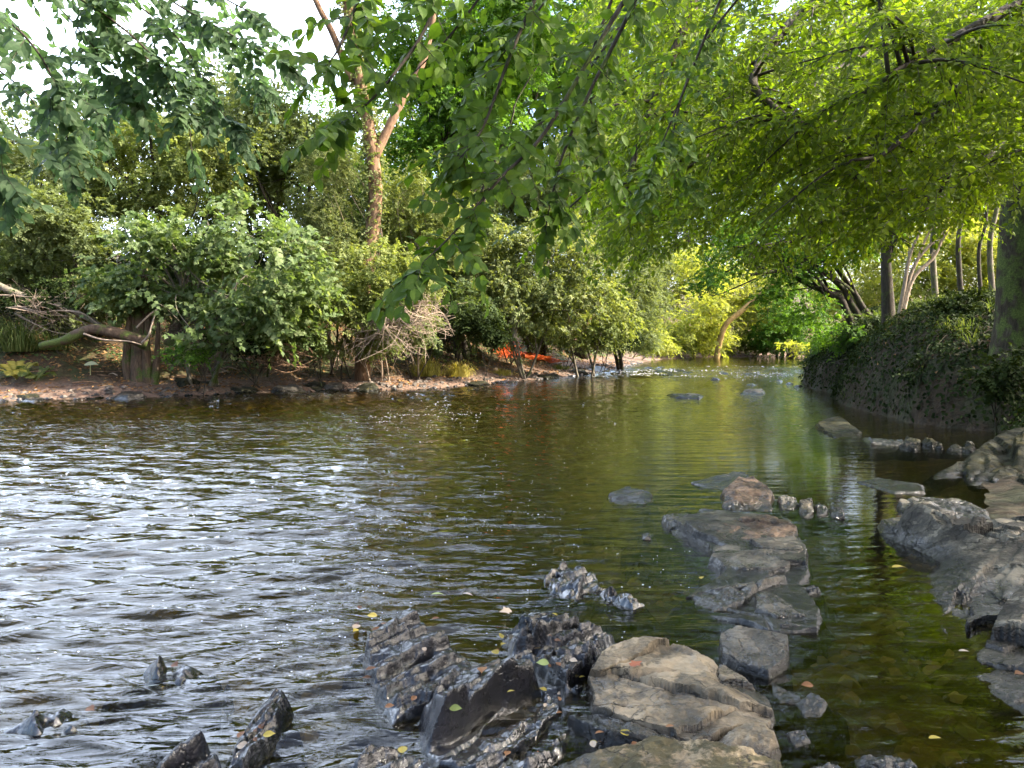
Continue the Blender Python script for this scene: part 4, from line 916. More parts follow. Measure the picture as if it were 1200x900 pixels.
hanging('overhanging_beech', 'near beech whose leafy branches hang down in front of the middle of the river', [4.4, -2.2, .6], [[4.4, -2.2, .3], [4.3, -2.1, 2], [4.0, -1.6, 3.6], [3.4, -.6, 4.8], [2.6, .6, 5.4]],
        [[(830, -140, 3.6), (745, -20, 3.4), (690, 70, 3.3), (635, 160, 3.2), (590, 205, 3.1), (560, 240, 3.05), (520, 285, 3.0), (478, 322, 2.95)],
         [(690, -140, 3.5), (640, -30, 3.4), (600, 60, 3.3), (570, 140, 3.2), (552, 170, 3.1), (530, 195, 3.1)],
         [(560, -150, 3.4), (525, -50, 3.3), (500, 30, 3.2), (455, 95, 3.1), (415, 135, 3.05), (385, 155, 3.0)],
         [(800, -120, 3.8), (735, 20, 3.7), (690, 110, 3.6), (660, 180, 3.5), (648, 225, 3.4), (640, 262, 3.4)],
         [(470, -150, 3.3), (440, -60, 3.2), (420, 0, 3.2), (395, 60, 3.1), (372, 85, 3.1)],
         [(760, -130, 4.6), (720, -10, 4.5), (690, 80, 4.4), (700, 150, 4.3), (715, 195, 4.2)],
         [(900, -130, 5.0), (840, 10, 4.9), (800, 110, 4.8), (775, 170, 4.7), (758, 215, 4.6)],
         [(840, -120, 4.2), (770, -30, 4.1), (720, 40, 4.0), (660, 120, 3.9), (610, 165, 3.8), (585, 205, 3.8)],
         [(960, -120, 5.6), (880, -20, 5.5), (820, 60, 5.4), (790, 150, 5.3), (795, 200, 5.2), (812, 225, 5.2)],
         [(640, -130, 3.9), (600, -60, 3.8), (560, 0, 3.8), (520, 50, 3.7), (480, 90, 3.7)],
         [(720, -130, 4.3), (680, -60, 4.2), (640, 0, 4.2), (600, 50, 4.1), (560, 100, 4.1)]],
        M_NEAR, .077, per_m=16, sub_len=(.18, .5), K=9, extra=[(np.array([2.6, 2.2, 6.4]), np.array([3.0, 2.8, 1.0])), (np.array([4.8, 4.6, 6.6]), np.array([2.6, 2.6, 1.1])), (np.array([1.0, .2, 6.2]), np.array([2.4, 1.8, .9]))])
hanging('overhanging_lime', 'near tree with blue green leaves hanging across the white sky at the top left', [-5.2, -2.0, .3], [[-5.2, -2, .0], [-5.1, -1.9, 2], [-4.9, -1.2, 4], [-4.4, -.2, 5.4], [-3.8, .8, 6.2]],
        [[(-160, -150, 4.6), (-40, -60, 4.7), (60, -20, 4.8), (140, 30, 4.9), (190, 80, 5.0), (218, 130, 5.0), (225, 180, 5.0)],
         [(60, -160, 5.2), (130, -60, 5.2), (200, 0, 5.2), (270, 40, 5.2), (335, 75, 5.2)],
         [(-140, -80, 4.4), (-60, -20, 4.5), (10, 25, 4.5), (50, 70, 4.5), (75, 130, 4.6), (80, 190, 4.6)],
         [(-180, -100, 6.0), (-60, -10, 6.1), (30, 50, 6.2), (100, 100, 6.3), (120, 150, 6.3)], [(40, -120, 6.4), (140, -30, 6.4), (230, 30, 6.4), (290, 70, 6.5), (310, 110, 6.5)], [(-120, 20, 5.6), (-20, 70, 5.6), (40, 120, 5.7), (60, 170, 5.7)],
         [(-200, -60, 4.0), (-110, 20, 4.0), (-40, 90, 4.0), (-5, 150, 4.0), (5, 220, 4.0)],
         [(0, -150, 5.0), (60, -60, 5.0), (110, 10, 5.0), (160, 60, 5.1), (240, 110, 5.2), (280, 160, 5.2)],
         [(120, -150, 5.4), (190, -60, 5.4), (250, -10, 5.4), (300, 20, 5.4), (330, 60, 5.4)],
         [(-80, -140, 5.2), (0, -50, 5.2), (70, 10, 5.2), (130, 80, 5.3), (160, 120, 5.3)],
         [(20, -140, 5.6), (100, -40, 5.6), (180, 20, 5.6), (220, 60, 5.6), (250, 130, 5.6)]],
        M_LIME, .094, per_m=17, sub_len=(.22, .55), K=10)
# ------------------------------------------------------------------ ivy and ferns on the right bank
def ground_n(x, y, h=.08):
    zx = (ground_z(x + h, y) - ground_z(x - h, y)) / (2 * h); zy = (ground_z(x, y + h) - ground_z(x, y - h)) / (2 * h)
    return nrm(np.stack([-zx, -zy, np.ones_like(zx)], -1))
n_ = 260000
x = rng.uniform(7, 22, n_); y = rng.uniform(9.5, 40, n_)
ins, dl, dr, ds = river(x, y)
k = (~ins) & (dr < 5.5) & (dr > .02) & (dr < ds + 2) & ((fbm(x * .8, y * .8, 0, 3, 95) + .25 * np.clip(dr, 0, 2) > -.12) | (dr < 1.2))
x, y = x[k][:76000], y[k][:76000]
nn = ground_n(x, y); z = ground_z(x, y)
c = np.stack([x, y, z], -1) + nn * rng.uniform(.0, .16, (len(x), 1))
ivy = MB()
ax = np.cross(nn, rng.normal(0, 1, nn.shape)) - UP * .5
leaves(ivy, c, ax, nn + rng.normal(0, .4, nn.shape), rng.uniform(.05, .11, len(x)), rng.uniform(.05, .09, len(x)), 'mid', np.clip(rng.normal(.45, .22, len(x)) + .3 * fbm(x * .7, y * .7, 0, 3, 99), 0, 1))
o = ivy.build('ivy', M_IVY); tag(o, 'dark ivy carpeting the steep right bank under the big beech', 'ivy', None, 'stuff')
# hanging grass and ferns on the crest
def blades(mb, base, n_, h, spread, w, lean=(0, 0), kr=(.5, .2)):
    base = np.asarray(base, float)
    a = rng.uniform(0, 2 * np.pi, n_); r = rng.uniform(0, 1, n_)
    out = np.stack([np.cos(a), np.sin(a), np.zeros(n_)], -1); out[:, 0] += lean[0]; out[:, 1] += lean[1]
    st = base + np.stack([np.cos(a), np.sin(a), np.zeros(n_)], -1) * r[:, None] * spread * .35
    H = (h * rng.uniform(.35, 1.15, n_) * (1 - .6 * r ** 1.5))[:, None]; q = rng.uniform(.2, 1.1, n_)[:, None]
    s = np.stack([-np.sin(a), np.cos(a), np.zeros(n_)], -1) * w
    P0, P1 = st, st + out * q * H * .25 + UP * H * .55
    P2 = st + out * q * H * .62 + UP * H * (.95 - .35 * q); P3 = st + out * q * H * 1.05 + UP * H * (.95 - .85 * q * q)
    v = np.stack([P0 - s, P0 + s, P1 - s * .9, P1 + s * .9, P2 - s * .6, P2 + s * .6, P3], 1)
    off = (np.arange(n_) * 7)[:, None, None]
    mb.add(v.reshape(-1, 3), [(np.array([[0, 1, 3, 2], [2, 3, 5, 4]])[None] + off).reshape(-1, 4), (np.array([[4, 5, 6]])[None] + off).reshape(-1, 3)], np.repeat(np.clip(rng.normal(*kr, n_), 0, 1), 7))
g = MB(); xs = rng.uniform(8, 20, 2600); ys = rng.uniform(11, 36, 2600); ins, dl, dr, ds = river(xs, ys)
k = (~ins) & (dr > 1.1) & (dr < 3.4) & (fbm(xs * .6, ys * .6, 0, 2, 66) > -.05)
for xx, yy in zip(xs[k][:420], ys[k][:420]):
    blades(g, [xx, yy, float(ground_z(np.array([xx]), np.array([yy]))[0]) - .02], 16, .42, .35, .006, (-.7, -.5), (.3, .2))
o = g.build('grass', M_GRASS); tag(o, 'shaded grass hanging over the crest of the right bank', 'grass', None, 'stuff')

# leaf litter on both shores
def litter(name, lab, cond, area, n_, L, mat=M_LITTER, kr=(.5, .25)):
    x = rng.uniform(area[0], area[1], n_ * 6); y = rng.uniform(area[2], area[3], n_ * 6); R = river(x, y)
    k = cond(x, y, *R); x, y = x[k][:n_], y[k][:n_]
    nn = ground_n(x, y); c = np.stack([x, y, ground_z(x, y) + .012], -1)
    mb = MB(); leaves(mb, c, np.cross(nn, rng.normal(0, 1, nn.shape)), nn + rng.normal(0, .35, nn.shape), rng.uniform(L * .6, L * 1.3, len(x)), rng.uniform(L * .4, L * .8, len(x)), 'mid', np.clip(rng.normal(*kr, len(x)), 0, 1))
    return tag(mb.build(name, mat), lab, 'litter', None, 'stuff')
litter('leaf_litter', 'brown dead leaves strewn along the left mud beach', lambda x, y, i, dl, dr, ds: (~i) & (dl < 6) & (dl > .3) & (fbm(x, y, 0, 3, 12) + .25 * (dl - .8) > 0), (-20, 8, 17, 48), 15000, .10)
litter('bank_litter', 'brown dead leaves on the shaded right bank', lambda x, y, i, dl, dr, ds: (~i) & (dr < 6) & (dr > .3), (7, 22, 10, 36), 3500, .09, kr=(.3, .2))
litter('low_weeds', 'small green weeds dotted over the left slope', lambda x, y, i, dl, dr, ds: (~i) & (dl < 12) & (dl > 2.4) & (fbm(x * .8, y * .8, 0, 3, 13) > 0), (-24, 10, 18, 60), 16000, .13, M_SYC)

# ------------------------------------------------------------------ grasses, ferns, deadwood on the left shore
def tuft(name, label, cat, px, py, zz, h, n_, w, mat, spread, kr=(.5, .2), Y=None):
    p = G(px, py)
    mb = MB(); blades(mb, [0, 0, 0], n_, h, spread, w, (0, 0), kr)
    o = mb.build(name, mat); o.location = p; return tag(o, label, cat)
tuft('grass_tussock', 'bright yellow green grass tussock in the sun on the left shore', 'grass', 500, 441, .28, .85, 420, .012, M_STRAW, 1.9, (.45, .2))
tuft('grass_tussock', 'straw yellow dry grass tuft right of the bright tussock', 'grass', 538, 442, .28, .75, 300, .011, M_STRAW, 1.4, (.85, .12))
tuft('grass_tussock', 'short yellow grass fringe at the water edge below the orange netting', 'grass', 588, 440, .18, .35, 220, .011, M_STRAW, 2.0, (.5, .2))
tuft('grass_tussock', 'low mossy grass patch right of the yellow fringe', 'grass', 655, 433, .2, .3, 220, .012, M_GRASS, 2.2, (.6, .2))
tuft('grass_tussock', 'tall green reedy grass clump at the left edge', 'grass', 22, 415, .8, 1.3, 420, .014, M_GRASS, 1.7, (.45, .2))
tuft('grass_tussock', 'green grass clump under the mossy log', 'grass', 62, 412, .8, .8, 260, .012, M_GRASS, 1.4, (.35, .2))
tuft('grass_tussock', 'low bright green grass clump right of the sycamore bush', 'grass', 330, 408, .8, .6, 200, .012, M_GRASS, 1.8, (.6, .2))

def fern(name, label, p, nf, L, mat, lean, kr):
    p = np.asarray(p, float); mb = MB()
    for k in range(nf):
        a = rng.uniform(0, 2 * np.pi); d = nrm(np.array([np.cos(a) + lean[0], np.sin(a) + lean[1], .9]))
        Lf = L * rng.uniform(.7, 1.1)
        c = curve([[0, 0, 0], d * Lf * .4, d * Lf * .75 - UP * Lf * .08, d * Lf - UP * Lf * .35], 20)
        mb.tube(c, np.linspace(.008, .003, 20), 4, .3)
        tg = nrm(np.gradient(c, axis=0)); lat = nrm(np.cross(tg, UP))
        for s in (1, -1):
            i = np.arange(3, 20); w = np.sin(np.pi * np.clip((i - 2) / 18, 0, 1)) ** .7
            leaves(mb, c[i], tg[i] * .35 + lat[i] * s, np.cross(lat[i], tg[i]) + rng.normal(0, .15, (len(i), 3)), Lf * .24 * w + .02, .055, 'mid', np.clip(rng.normal(*kr, len(i)), 0, 1))
    o = mb.build(name, mat); o.location = p; return tag(o, label, 'fern')
def on_ground(px, py, zz=.3):
    return G(px, py)
fern('fern', 'yellowing fern standing alone on the mud beach at the left edge', on_ground(20, 448, .3), 8, .85, M_STRAW, (.1, -.3), (.5, .2))
fern('fern', 'green fern drooping right of the yellowing one', on_ground(42, 447, .3), 7, .75, M_GRASS, (.3, -.3), (.5, .2))
fern('fern', 'bright fern arching beside the old stump', P(128, 368, 22.4), 9, 1.3, M_YEL, (.1, -.6), (.5, .2))
p = on_ground(106, 441, .35)
mb = MB(); mb.tube(np.array([[0, 0, 0], [0, 0, .15], [.01, 0, .30]]), .012, 5, .5)
leaves(mb, np.array([[-.18, 0, .30]]), np.array([[1, 0, .08]]), np.array([[0, -.5, 1.]]), .40, .26, 'near', np.array([.9]))
o = mb.build('burdock_leaf', leaf_mat('pale_burdock', (.3, .3, .16), (.4, .4, .22), (.5, .5, .3), .3)); o.location = p
tag(o, 'single pale leaf on a short stalk standing on the left mud beach', 'plant')

def log(name, label, pts, r, mat, sides=9, cat='branch', knots=True):
    cv = curve(pts, 26); b = cv[0].copy(); n_ = 26
    rr = np.interp(np.linspace(0, 1, n_), [0, 1], r) * (1 + .18 * fbm(np.linspace(0, 6, n_), b[0], 0, 3, 3))
    mb = MB(); mb.tube(cv - b, rr, sides)
    o = mb.build(name, mat, None, True); o.location = b; return tag(o, label, cat)
log('fallen_log', 'mossy green log lying across the left shore above the beach', [P(48, 405, 21.2), P(75, 399, 21.1), P(105, 386, 21.1), P(135, 390, 21.2), P(172, 402, 21.6)], (.10, .19), B_MOSS, 12, 'log')
log('fallen_branch', 'thick bare fallen branch slanting down from the left edge to the old stump', [P(-30, 322, 22.6), P(30, 348, 22.4), P(75, 360, 22.3), P(112, 378, 22.2), P(124, 388, 22)], (.11, .06), B_GREY)
log('fallen_branch', 'thin pale fallen branch lying below the thick one', [P(18, 358, 22), P(48, 366, 22), P(70, 364, 22), P(98, 368, 22), P(122, 386, 22)], (.035, .02), B_TWIG, 7)
log('fallen_branch', 'long thin pale branch running above the thick fallen one', [P(-10, 346, 22.4), P(25, 347, 22.3), P(60, 355, 22.2), P(95, 370, 22.2)], (.03, .015), B_TWIG, 7)
log('fallen_branch', 'short pale broken branch under the mossy log', [P(98, 391, 20.9), P(120, 398, 20.9), P(150, 400, 20.9), P(166, 404, 21)], (.03, .015), B_TWIG, 7)
log('stick', 'bent pale stick leaning against the foot of the stump, left one', [P(160, 384, 21.4), P(172, 372, 21.4), P(184, 362, 21.5)], (.03, .02), B_TWIG, 6)
log('stick', 'bent pale stick leaning against the foot of the stump, right one', [P(166, 402, 21.2), P(174, 393, 21.2), P(178, 380, 21.3), P(184, 362, 21.5)], (.03, .02), B_TWIG, 6)
# stump with buttresses
b = P(165, 385, 22.4); b[2] = float(ground_z(b[0:1], b[1:2])[0])
mb = MB()
for k, (dx, px, py, r0, r1) in enumerate(((-.05, 161, 322, .22, .15), (-.28, 153, 352, .18, .05), (.22, 176, 345, .16, .06), (.10, 169, 312, .15, .08), (-.15, 158, 366, .2, .08), (.36, 186, 376, .16, .04))):
    q = P(px, py, 22.4 - .1 * (k % 3)); s = b + np.array([dx, -.1, -.3])
    mb.tube(curve([s - b, (s * .6 + q * .4) - b + rng.normal(0, .06, 3), q - b], 14), np.linspace(r0, r1, 14) * (1 + .2 * fbm(np.linspace(0, 5, 14), k * 3.3, 0, 2, 7)), 10)
o = mb.build('tree_stump', bark_mat('stump_bark', (.045, .03, .02), (.10, .065, .04), (.19, .125, .08), 16, .2, .35, .9), None, True); o.location = b; tag(o, 'brown broken stump with vertical ribs under the sycamore bush', 'stump')
log('leaning_tree', 'mossy trunk leaning right beside the stump', [P(200, 405, 22.3), P(208, 380, 22.3), P(220, 350, 22.4), P(226, 330, 22.5)], (.2, .12), B_MOSS, 9, 'tree')
log('leaning_tree', 'brown trunk leaning up to the right at the shaded corner of the left shore', [P(668, 402, 33), P(680, 388, 33), P(692, 372, 33), P(700, 355, 33)], (.16, .12), B_WARM, 9, 'tree')
log('leaning_tree', 'pale short trunk standing behind the overhanging pale bush', [P(602, 400, 28.6), P(603, 385, 28.6), P(606, 360, 28.6)], (.13, .11), B_GREY, 9, 'tree')

# bare twig tangles
def tangle(name, label, Y, n_, box, mat=B_TWIG, r=.014, root=None, cat='dead twigs', droop=True):
    x0, y0, x1, y1 = box; mb = MB()
    c = P((x0 + x1) / 2, y1, Y)
    for k in range(n_):
        a = P(rng.uniform(x0, x0 + .45 * (x1 - x0)), rng.uniform(y0, y1 - .4 * (y1 - y0)), Y + rng.normal(0, .35)) if root is None else P(root[0] + rng.normal(0, 8), root[1] + rng.normal(0, 6), Y + rng.normal(0, .2))
        e_ = P(rng.uniform(x0, x1), rng.uniform(y0, y1), Y + rng.normal(0, .45))
        m = (a + e_) / 2 + rng.normal(0, .22, 3) + UP * .12
        cv = curve([a, m, e_], 12); mb.tube(cv - c, np.linspace(r, r * .35, 12), 5)
        for j in range(3):
            i = rng.integers(3, 11); mb.tube(curve([cv[i], cv[i] + rng.normal(0, .16, 3), cv[i] + rng.normal(0, .3, 3)], 6) - c, np.linspace(r * .5, r * .2, 6), 4)
    o = mb.build(name, mat, None, True); o.location = c; return tag(o, label, cat)
tangle('twig_tangle', 'tangle of bare pale dead twigs in front of the dark hollow on the left shore', 23.2, 46, (468, 352, 535, 402))
tangle('twig_tangle', 'spray of long dead stems fanning down to the beach below the sunlit bush', 23.0, 34, (395, 395, 505, 432), root=(455, 375))
tangle('twig_tangle', 'tangle of thin dead stems around the fallen branches at the left edge', 22.2, 30, (5, 345, 130, 392), B_TWIG, .010)
tangle('twig_tangle', 'dark thin stems hanging in the hollow under the sycamore bush', 22.0, 26, (185, 370, 320, 420), B_DARK, .012)
tangle('twig_tangle', 'heap of brown dead sticks washed up below the leafy mound', 22.6, 26, (300, 412, 370, 432), B_WARM, .016)
tangle('twig_tangle', 'pale forked dead branch hanging down at the shaded corner of the left shore', 31.5, 7, (664, 368, 684, 415), r=.024, root=(670, 360))
# flood debris on the left shore
for k in range(46):
    px = rng.uniform(0, 560); py = np.interp(px, [0, 150, 330, 500, 560], [460, 456, 450, 448, 446]) - rng.uniform(2, 26)
    q = G(px, py); d = nrm(np.array([rng.normal(0, 1), rng.normal(0, .4), rng.normal(0, .06)])); L_ = rng.uniform(.25, .9)
    mb = MB(); mb.tube(curve([-d * L_ / 2, rng.normal(0, .03, 3), d * L_ / 2 + rng.normal(0, .03, 3)], 7), np.linspace(.018, .007, 7) * rng.uniform(.7, 1.6), 5, .5)
    o = mb.build('stick', B_TWIG if k % 3 == 0 else B_WARM, None, True); o.location = q + UP * .04
    tag(o, 'short dead stick washed up on the left mud beach', 'stick', 'driftwood sticks on the left mud beach')

# orange netting
b = G(600, 419); mb = MB()
for k in range(190):
    q = G(np.clip(rng.normal(596, 7), 582, 612), rng.uniform(414, 421)) + UP * rng.uniform(0, .45) ; q2 = q + rng.normal(0, .16, 3)
    mb.tube(curve([q, (q + q2) / 2 + rng.normal(0, .09, 3), q2], 7) - b, .008, 4)
gl = [G(608 + 4 * k, 417 + .9 * k) for k in range(11)]
for k in range(420):
    u = rng.uniform(0, 9.99); i = int(u); q = gl[i] * (1 - u % 1) + gl[i + 1] * (u % 1) + np.array([rng.normal(0, .1), rng.normal(0, .3), .05 + rng.uniform(0, .1)]); q2 = q + np.array([rng.normal(0, .22), rng.normal(0, .14), rng.normal(0, .03)])
    mb.tube(np.array([q, (q + q2) / 2 + rng.normal(0, .03, 3), q2]) - b, .017, 4)
m_, nt, nd, lk = newmat('orange_cord'); pb = N(nt, 'ShaderNodeBsdfPrincipled', i_Roughness=.6); pb.inputs['Base Color'].default_value = (.85, .17, .025, 1); o_ = N(nt, 'ShaderNodeOutputMaterial'); lk.new(pb.outputs[0], o_.inputs[0])
o = mb.build('netting', m_); o.location = b; tag(o, 'bright orange tangled netting lying on the left shore at the water bend', 'netting')

# ------------------------------------------------------------------ fallen leaves on the near rocks
M_FL = {'yellow': leaf_mat('fallen_yellow_leaf', (.20, .15, .025), (.30, .23, .04), (.40, .32, .08), .2), 'brown': leaf_mat('fallen_brown_leaf', (.07, .03, .014), (.13, .06, .026), (.20, .10, .045), .1),
        'pale': leaf_mat('fallen_pale_leaf', (.22, .16, .11), (.32, .25, .18), (.40, .33, .26), .1), 'green': leaf_mat('fallen_green_leaf', (.16, .2, .06), (.24, .28, .09), (.3, .34, .13), .2), 'red': leaf_mat('fallen_red_leaf', (.20, .06, .035), (.28, .11, .06), (.34, .16, .09), .1)}
FL = [('yellow', 436, 724, .06, 'on the far tip of the jagged black slate, yellow'), ('brown', 441, 741, .055, 'below the yellow one on the jagged slate tip, orange brown'), ('pale', 418, 737, .06, 'awash at the far left tip of the jagged slate, pale'), ('brown', 483, 729, .045, 'on the top edge of the jagged slate, brown'),
      ('pale', 519, 778, .05, 'alone in the middle of the jagged black slate, tan'), ('yellow', 580, 767, .05, 'at the notch between the two black humps, yellow'), ('pale', 592, 719, .085, 'washed against the far side of the broken blocks, whitish'), ('yellow', 648, 724, .06, 'on the far edge of the broken slate blocks, yellow'),
      ('green', 618, 798, .07, 'on the far shoulder of the large black hump, green'), ('green', 534, 834, .05, 'on the near face of the large black hump, pale green'), ('yellow', 472, 882, .05, 'on the low ridge at the bottom edge, yellow'), ('brown', 594, 886, .04, 'on the bottom of the large black hump, small orange'),
      ('red', 628, 892, .07, 'red, lying at the bottom edge beside the mossy slab'), ('red', 746, 781, .075, 'reddish curled, on top of the cracked tan slab'), ('yellow', 732, 862, .05, 'yellow, on the narrow blue grey slab'), ('yellow', 588, 748, .05, 'in the wet gap above the black humps, dull yellow'),
      ('brown', 565, 788, .06, 'tan, resting where the black hump begins'), ('green', 636, 780, .06, 'pale green, on the broken slate blocks'), ('yellow', 603, 780, .055, 'bright yellow, low between the broken blocks'), ('pale', 672, 777, .04, 'pale, on the right hand broken block'),
      ('brown', 946, 806, .055, 'brown, on the striped stone in the near pool'), ('yellow', 822, 679, .045, 'small yellow, by the middle ledge waterline'), ('brown', 1194, 792, .05, 'brown, on the bedrock shelf at the right edge'), ('brown', 205, 782, .05, 'brown, on the awash rock above the slate fin'), ('pale', 285, 878, .05, 'pale, wedged beside the long slate fin'), ('brown', 106, 834, .05, 'brown, on the awash rock near the left edge')]
for c_, px, py, L_, lab in FL:
    p = W(px, py, .2)
    for q in range(6):
        p = W(px, py, max(.012, min(.5, rock_top(p[0], p[1]))))
    mb = MB(); a = rng.uniform(0, 2 * np.pi)
    leaves(mb, np.array([[-L_ / 2 * np.cos(a), -L_ / 2 * np.sin(a), 0.]]), np.array([[np.cos(a), np.sin(a), .1]]), np.array([[rng.normal(0, .3), -.3, 1.]]), L_, L_ * .75, 'lobed' if L_ > .065 else 'near', np.array([rng.uniform(.2, .9)]))
    o = mb.build('fallen_leaf', M_FL[c_]); o.location = p + UP * .012
    tag(o, 'fallen leaf ' + lab, 'leaf', 'fallen leaves on the near rocks')
for k in range(44):
    cx, cy, sx_, sy_ = ((452, 738, 26, 12), (622, 768, 30, 22), (650, 815, 14, 25), (480, 800, 30, 30), (720, 868, 30, 8), (300, 868, 14, 16))[k % 6]
    px, py = rng.normal(cx, sx_), rng.normal(cy, sy_); L_ = rng.uniform(.025, .05)
    p = W(px, py, .1)
    for q in range(6): p = W(px, py, max(.012, min(.5, rock_top(p[0], p[1]))))
    mb = MB(); a = rng.uniform(0, 2 * np.pi)
    leaves(mb, np.array([[-L_ / 2 * np.cos(a), -L_ / 2 * np.sin(a), 0.]]), np.array([[np.cos(a), np.sin(a), .15]]), np.array([[rng.normal(0, .5), rng.normal(-.2, .4), 1.]]), L_, L_ * .6, 'near', np.array([rng.uniform(.1, .9)]))
    o = mb.build('fallen_leaf', M_FL[('brown', 'brown', 'yellow', 'pale', 'brown')[k % 5]]); o.location = p + UP * .008
    tag(o, 'small dull fallen leaf in the drifts caught among the near rocks', 'leaf', 'leaf drifts among the near rocks')
for c_, px, py, L_, lab in [('yellow', 1054, 665, .12, 'long yellow green leaf floating in the right pool'), ('pale', 1130, 764, .06, 'pale tan leaf floating at the edge of the bedrock shelf'), ('green', 513, 697, .08, 'yellow green leaf floating above the jagged slate'), ('pale', 548, 697, .07, 'pale leaf floating right of the yellow green one'), ('yellow', 1096, 866, .06, 'yellow leaf floating low in the near pool')]:
    p = W(px, py, .012); mb = MB(); a = rng.uniform(-.6, .4)
    leaves(mb, np.array([[-L_ / 2 * np.cos(a), -L_ / 2 * np.sin(a), 0.]]), np.array([[np.cos(a), np.sin(a), 0]]), np.array([[0, 0, 1.]]), L_, L_ * .42, 'near', np.array([.7]))
    o = mb.build('floating_leaf', M_FL[c_]); o.location = p + UP * .006; tag(o, lab, 'leaf')

# ------------------------------------------------------------------ foam flecks carried on the current
n_ = 9000
px = rng.uniform(0, 1000, n_); py = 455 + 330 * rng.uniform(0, 1, n_) ** 1.1
p = W(px, py); x, y = p[:, 0], p[:, 1]; ins, dl, dr, ds = river(x, y)
den = fbm(x * .7, y * .7, 0, 3, 45) + .35 * np.exp(-((px - 330) / 160) ** 2 - ((py - 690) / 80) ** 2)
k = ins & (den > rng.uniform(-.25, .75, n_)) & (x < .9 + .08 * y)
x, y = x[k][:650], y[k][:650]; z = wave_z(x, y) + .002
s = np.where(rng.uniform(0, 1, len(x)) < .1, 2, 1) * rng.uniform(.0015, .0035, len(x)) * (1 + .06 * y)
an = np.arange(6) * np.pi / 3
v = np.concatenate([np.stack([x[:, None] + s[:, None] * np.cos(an) * 1.3, y[:, None] + s[:, None] * np.sin(an), np.repeat(z[:, None], 6, 1)], -1), np.stack([x, y, z + s * .6], -1)[:, None]], 1)
f = np.array([[i, (i + 1) % 6, 6] for i in range(6)])
mb = MB(); mb.add(v.reshape(-1, 3), [(f[None] + (np.arange(len(x)) * 7)[:, None, None]).reshape(-1, 3)])
m_, nt, nd, lk = newmat('white_foam'); pb = N(nt, 'ShaderNodeBsdfPrincipled', i_Roughness=.4); pb.inputs['Base Color'].default_value = (.75, .75, .72, 1); o_ = N(nt, 'ShaderNodeOutputMaterial'); lk.new(pb.outputs[0], o_.inputs[0])
o = mb.build('foam_flecks', m_, None, True); tag(o, 'tiny white foam bubbles drifting on the river', 'foam', None, 'stuff')

# broken white water in the distant rapids
n_ = 16000
px = np.concatenate([rng.uniform(700, 960, n_ // 2), rng.uniform(380, 760, n_ // 2)]); py = np.concatenate([rng.normal(438, 6, n_ // 2), rng.normal(486, 22, n_ // 2) - (px[n_ // 2:] - 560) * .09])
py = np.clip(py, 426, 560); p = W(px, py); x, y = p[:, 0], p[:, 1]; ins, dl, dr, ds = river(x, y)
zz = wave_z(x, y); k = ins & (np.minimum(dl, dr) > .5) & (zz > .012) & (fbm(x * .55, y * .35, 0, 3, 47) > rng.uniform(-.15, .5, n_))
x, y, z = x[k][:1100], y[k][:1100], zz[k][:1100] + .004; s = rng.uniform(.004, .013, len(x)) * (y / 28)
v = np.concatenate([np.stack([x[:, None] + s[:, None] * np.cos(an) * 3.2, y[:, None] + s[:, None] * np.sin(an), np.repeat(z[:, None], 6, 1)], -1), np.stack([x, y, z + s * .5], -1)[:, None]], 1)
mb = MB(); mb.add(v.reshape(-1, 3), [(f[None] + (np.arange(len(x)) * 7)[:, None, None]).reshape(-1, 3)])
o = mb.build('rapids_foam', m_, None, True); tag(o, 'broken white water on the distant rapids', 'foam', None, 'stuff')

# pebbles on the bed of the near pool
n_ = 2600
x = rng.uniform(-1.5, 4.5, n_); y = rng.uniform(2.6, 9, n_); ins, dl, dr, ds = river(x, y); k = ins & (fbm(x, y, 0, 2, 23) > -.2); x, y = x[k], y[k]
nb = len(x)
xs = rng.uniform(-16, 9, 26000); ys = rng.uniform(17, 50, 26000); ins, dl, dr, ds = river(xs, ys); k = (dl < np.where(ins, .25, 1.1 + .8 * fbm(xs * .5, ys * .5, 0, 2, 24))) & (dl < dr); xs, ys = xs[k][:3200], ys[k][:3200]
x, y = np.concatenate([x, xs]), np.concatenate([y, ys])
S = len(x); z = ground_z(x, y); s = np.concatenate([rng.uniform(.02, .075, nb), .03 + .13 * rng.uniform(0, 1, S - nb) ** 4])
u = np.array([[1, 0, 0], [.3, .95, 0], [-.8, .6, 0], [-.8, -.6, 0], [.3, -.95, 0], [.45, .3, .55], [-.35, .4, .6], [-.3, -.45, .5], [.4, -.35, .6]])
a = rng.uniform(0, 6.28, S); ca, sa = np.cos(a)[:, None], np.sin(a)[:, None]
ux = (u[:, 0] * ca - u[:, 1] * sa * .7); uy = (u[:, 0] * sa + u[:, 1] * ca * .7)
v = np.stack([x[:, None] + ux * s[:, None], y[:, None] + uy * s[:, None], z[:, None] + .0 * ux + u[:, 2][None] * s[:, None] * .8], -1) + rng.normal(0, .004, (S, 9, 3))
f = np.array([[0, 1, 5], [1, 6, 5], [1, 2, 6], [2, 3, 6], [3, 7, 6], [3, 4, 7], [4, 8, 7], [4, 0, 8], [0, 5, 8], [5, 6, 7], [5, 7, 8]])
mb = MB(); mb.add(v[:nb].reshape(-1, 3), [(f[None] + (np.arange(nb) * 9)[:, None, None]).reshape(-1, 3)], np.repeat(rng.uniform(0, 1, nb), 9))
ms_ = MB(); ms_.add(v[nb:].reshape(-1, 3), [(f[None] + (np.arange(S - nb) * 9)[:, None, None]).reshape(-1, 3)], np.repeat(rng.uniform(0, 1, S - nb), 9))
tag(ms_.build('shingle', rock_mat('shore_shingle', (.03, .026, .021), (.07, .058, .046), (.15, .12, .095), .7)), 'grey brown shingle along the water edge of the left mud beach', 'shingle', None, 'stuff')
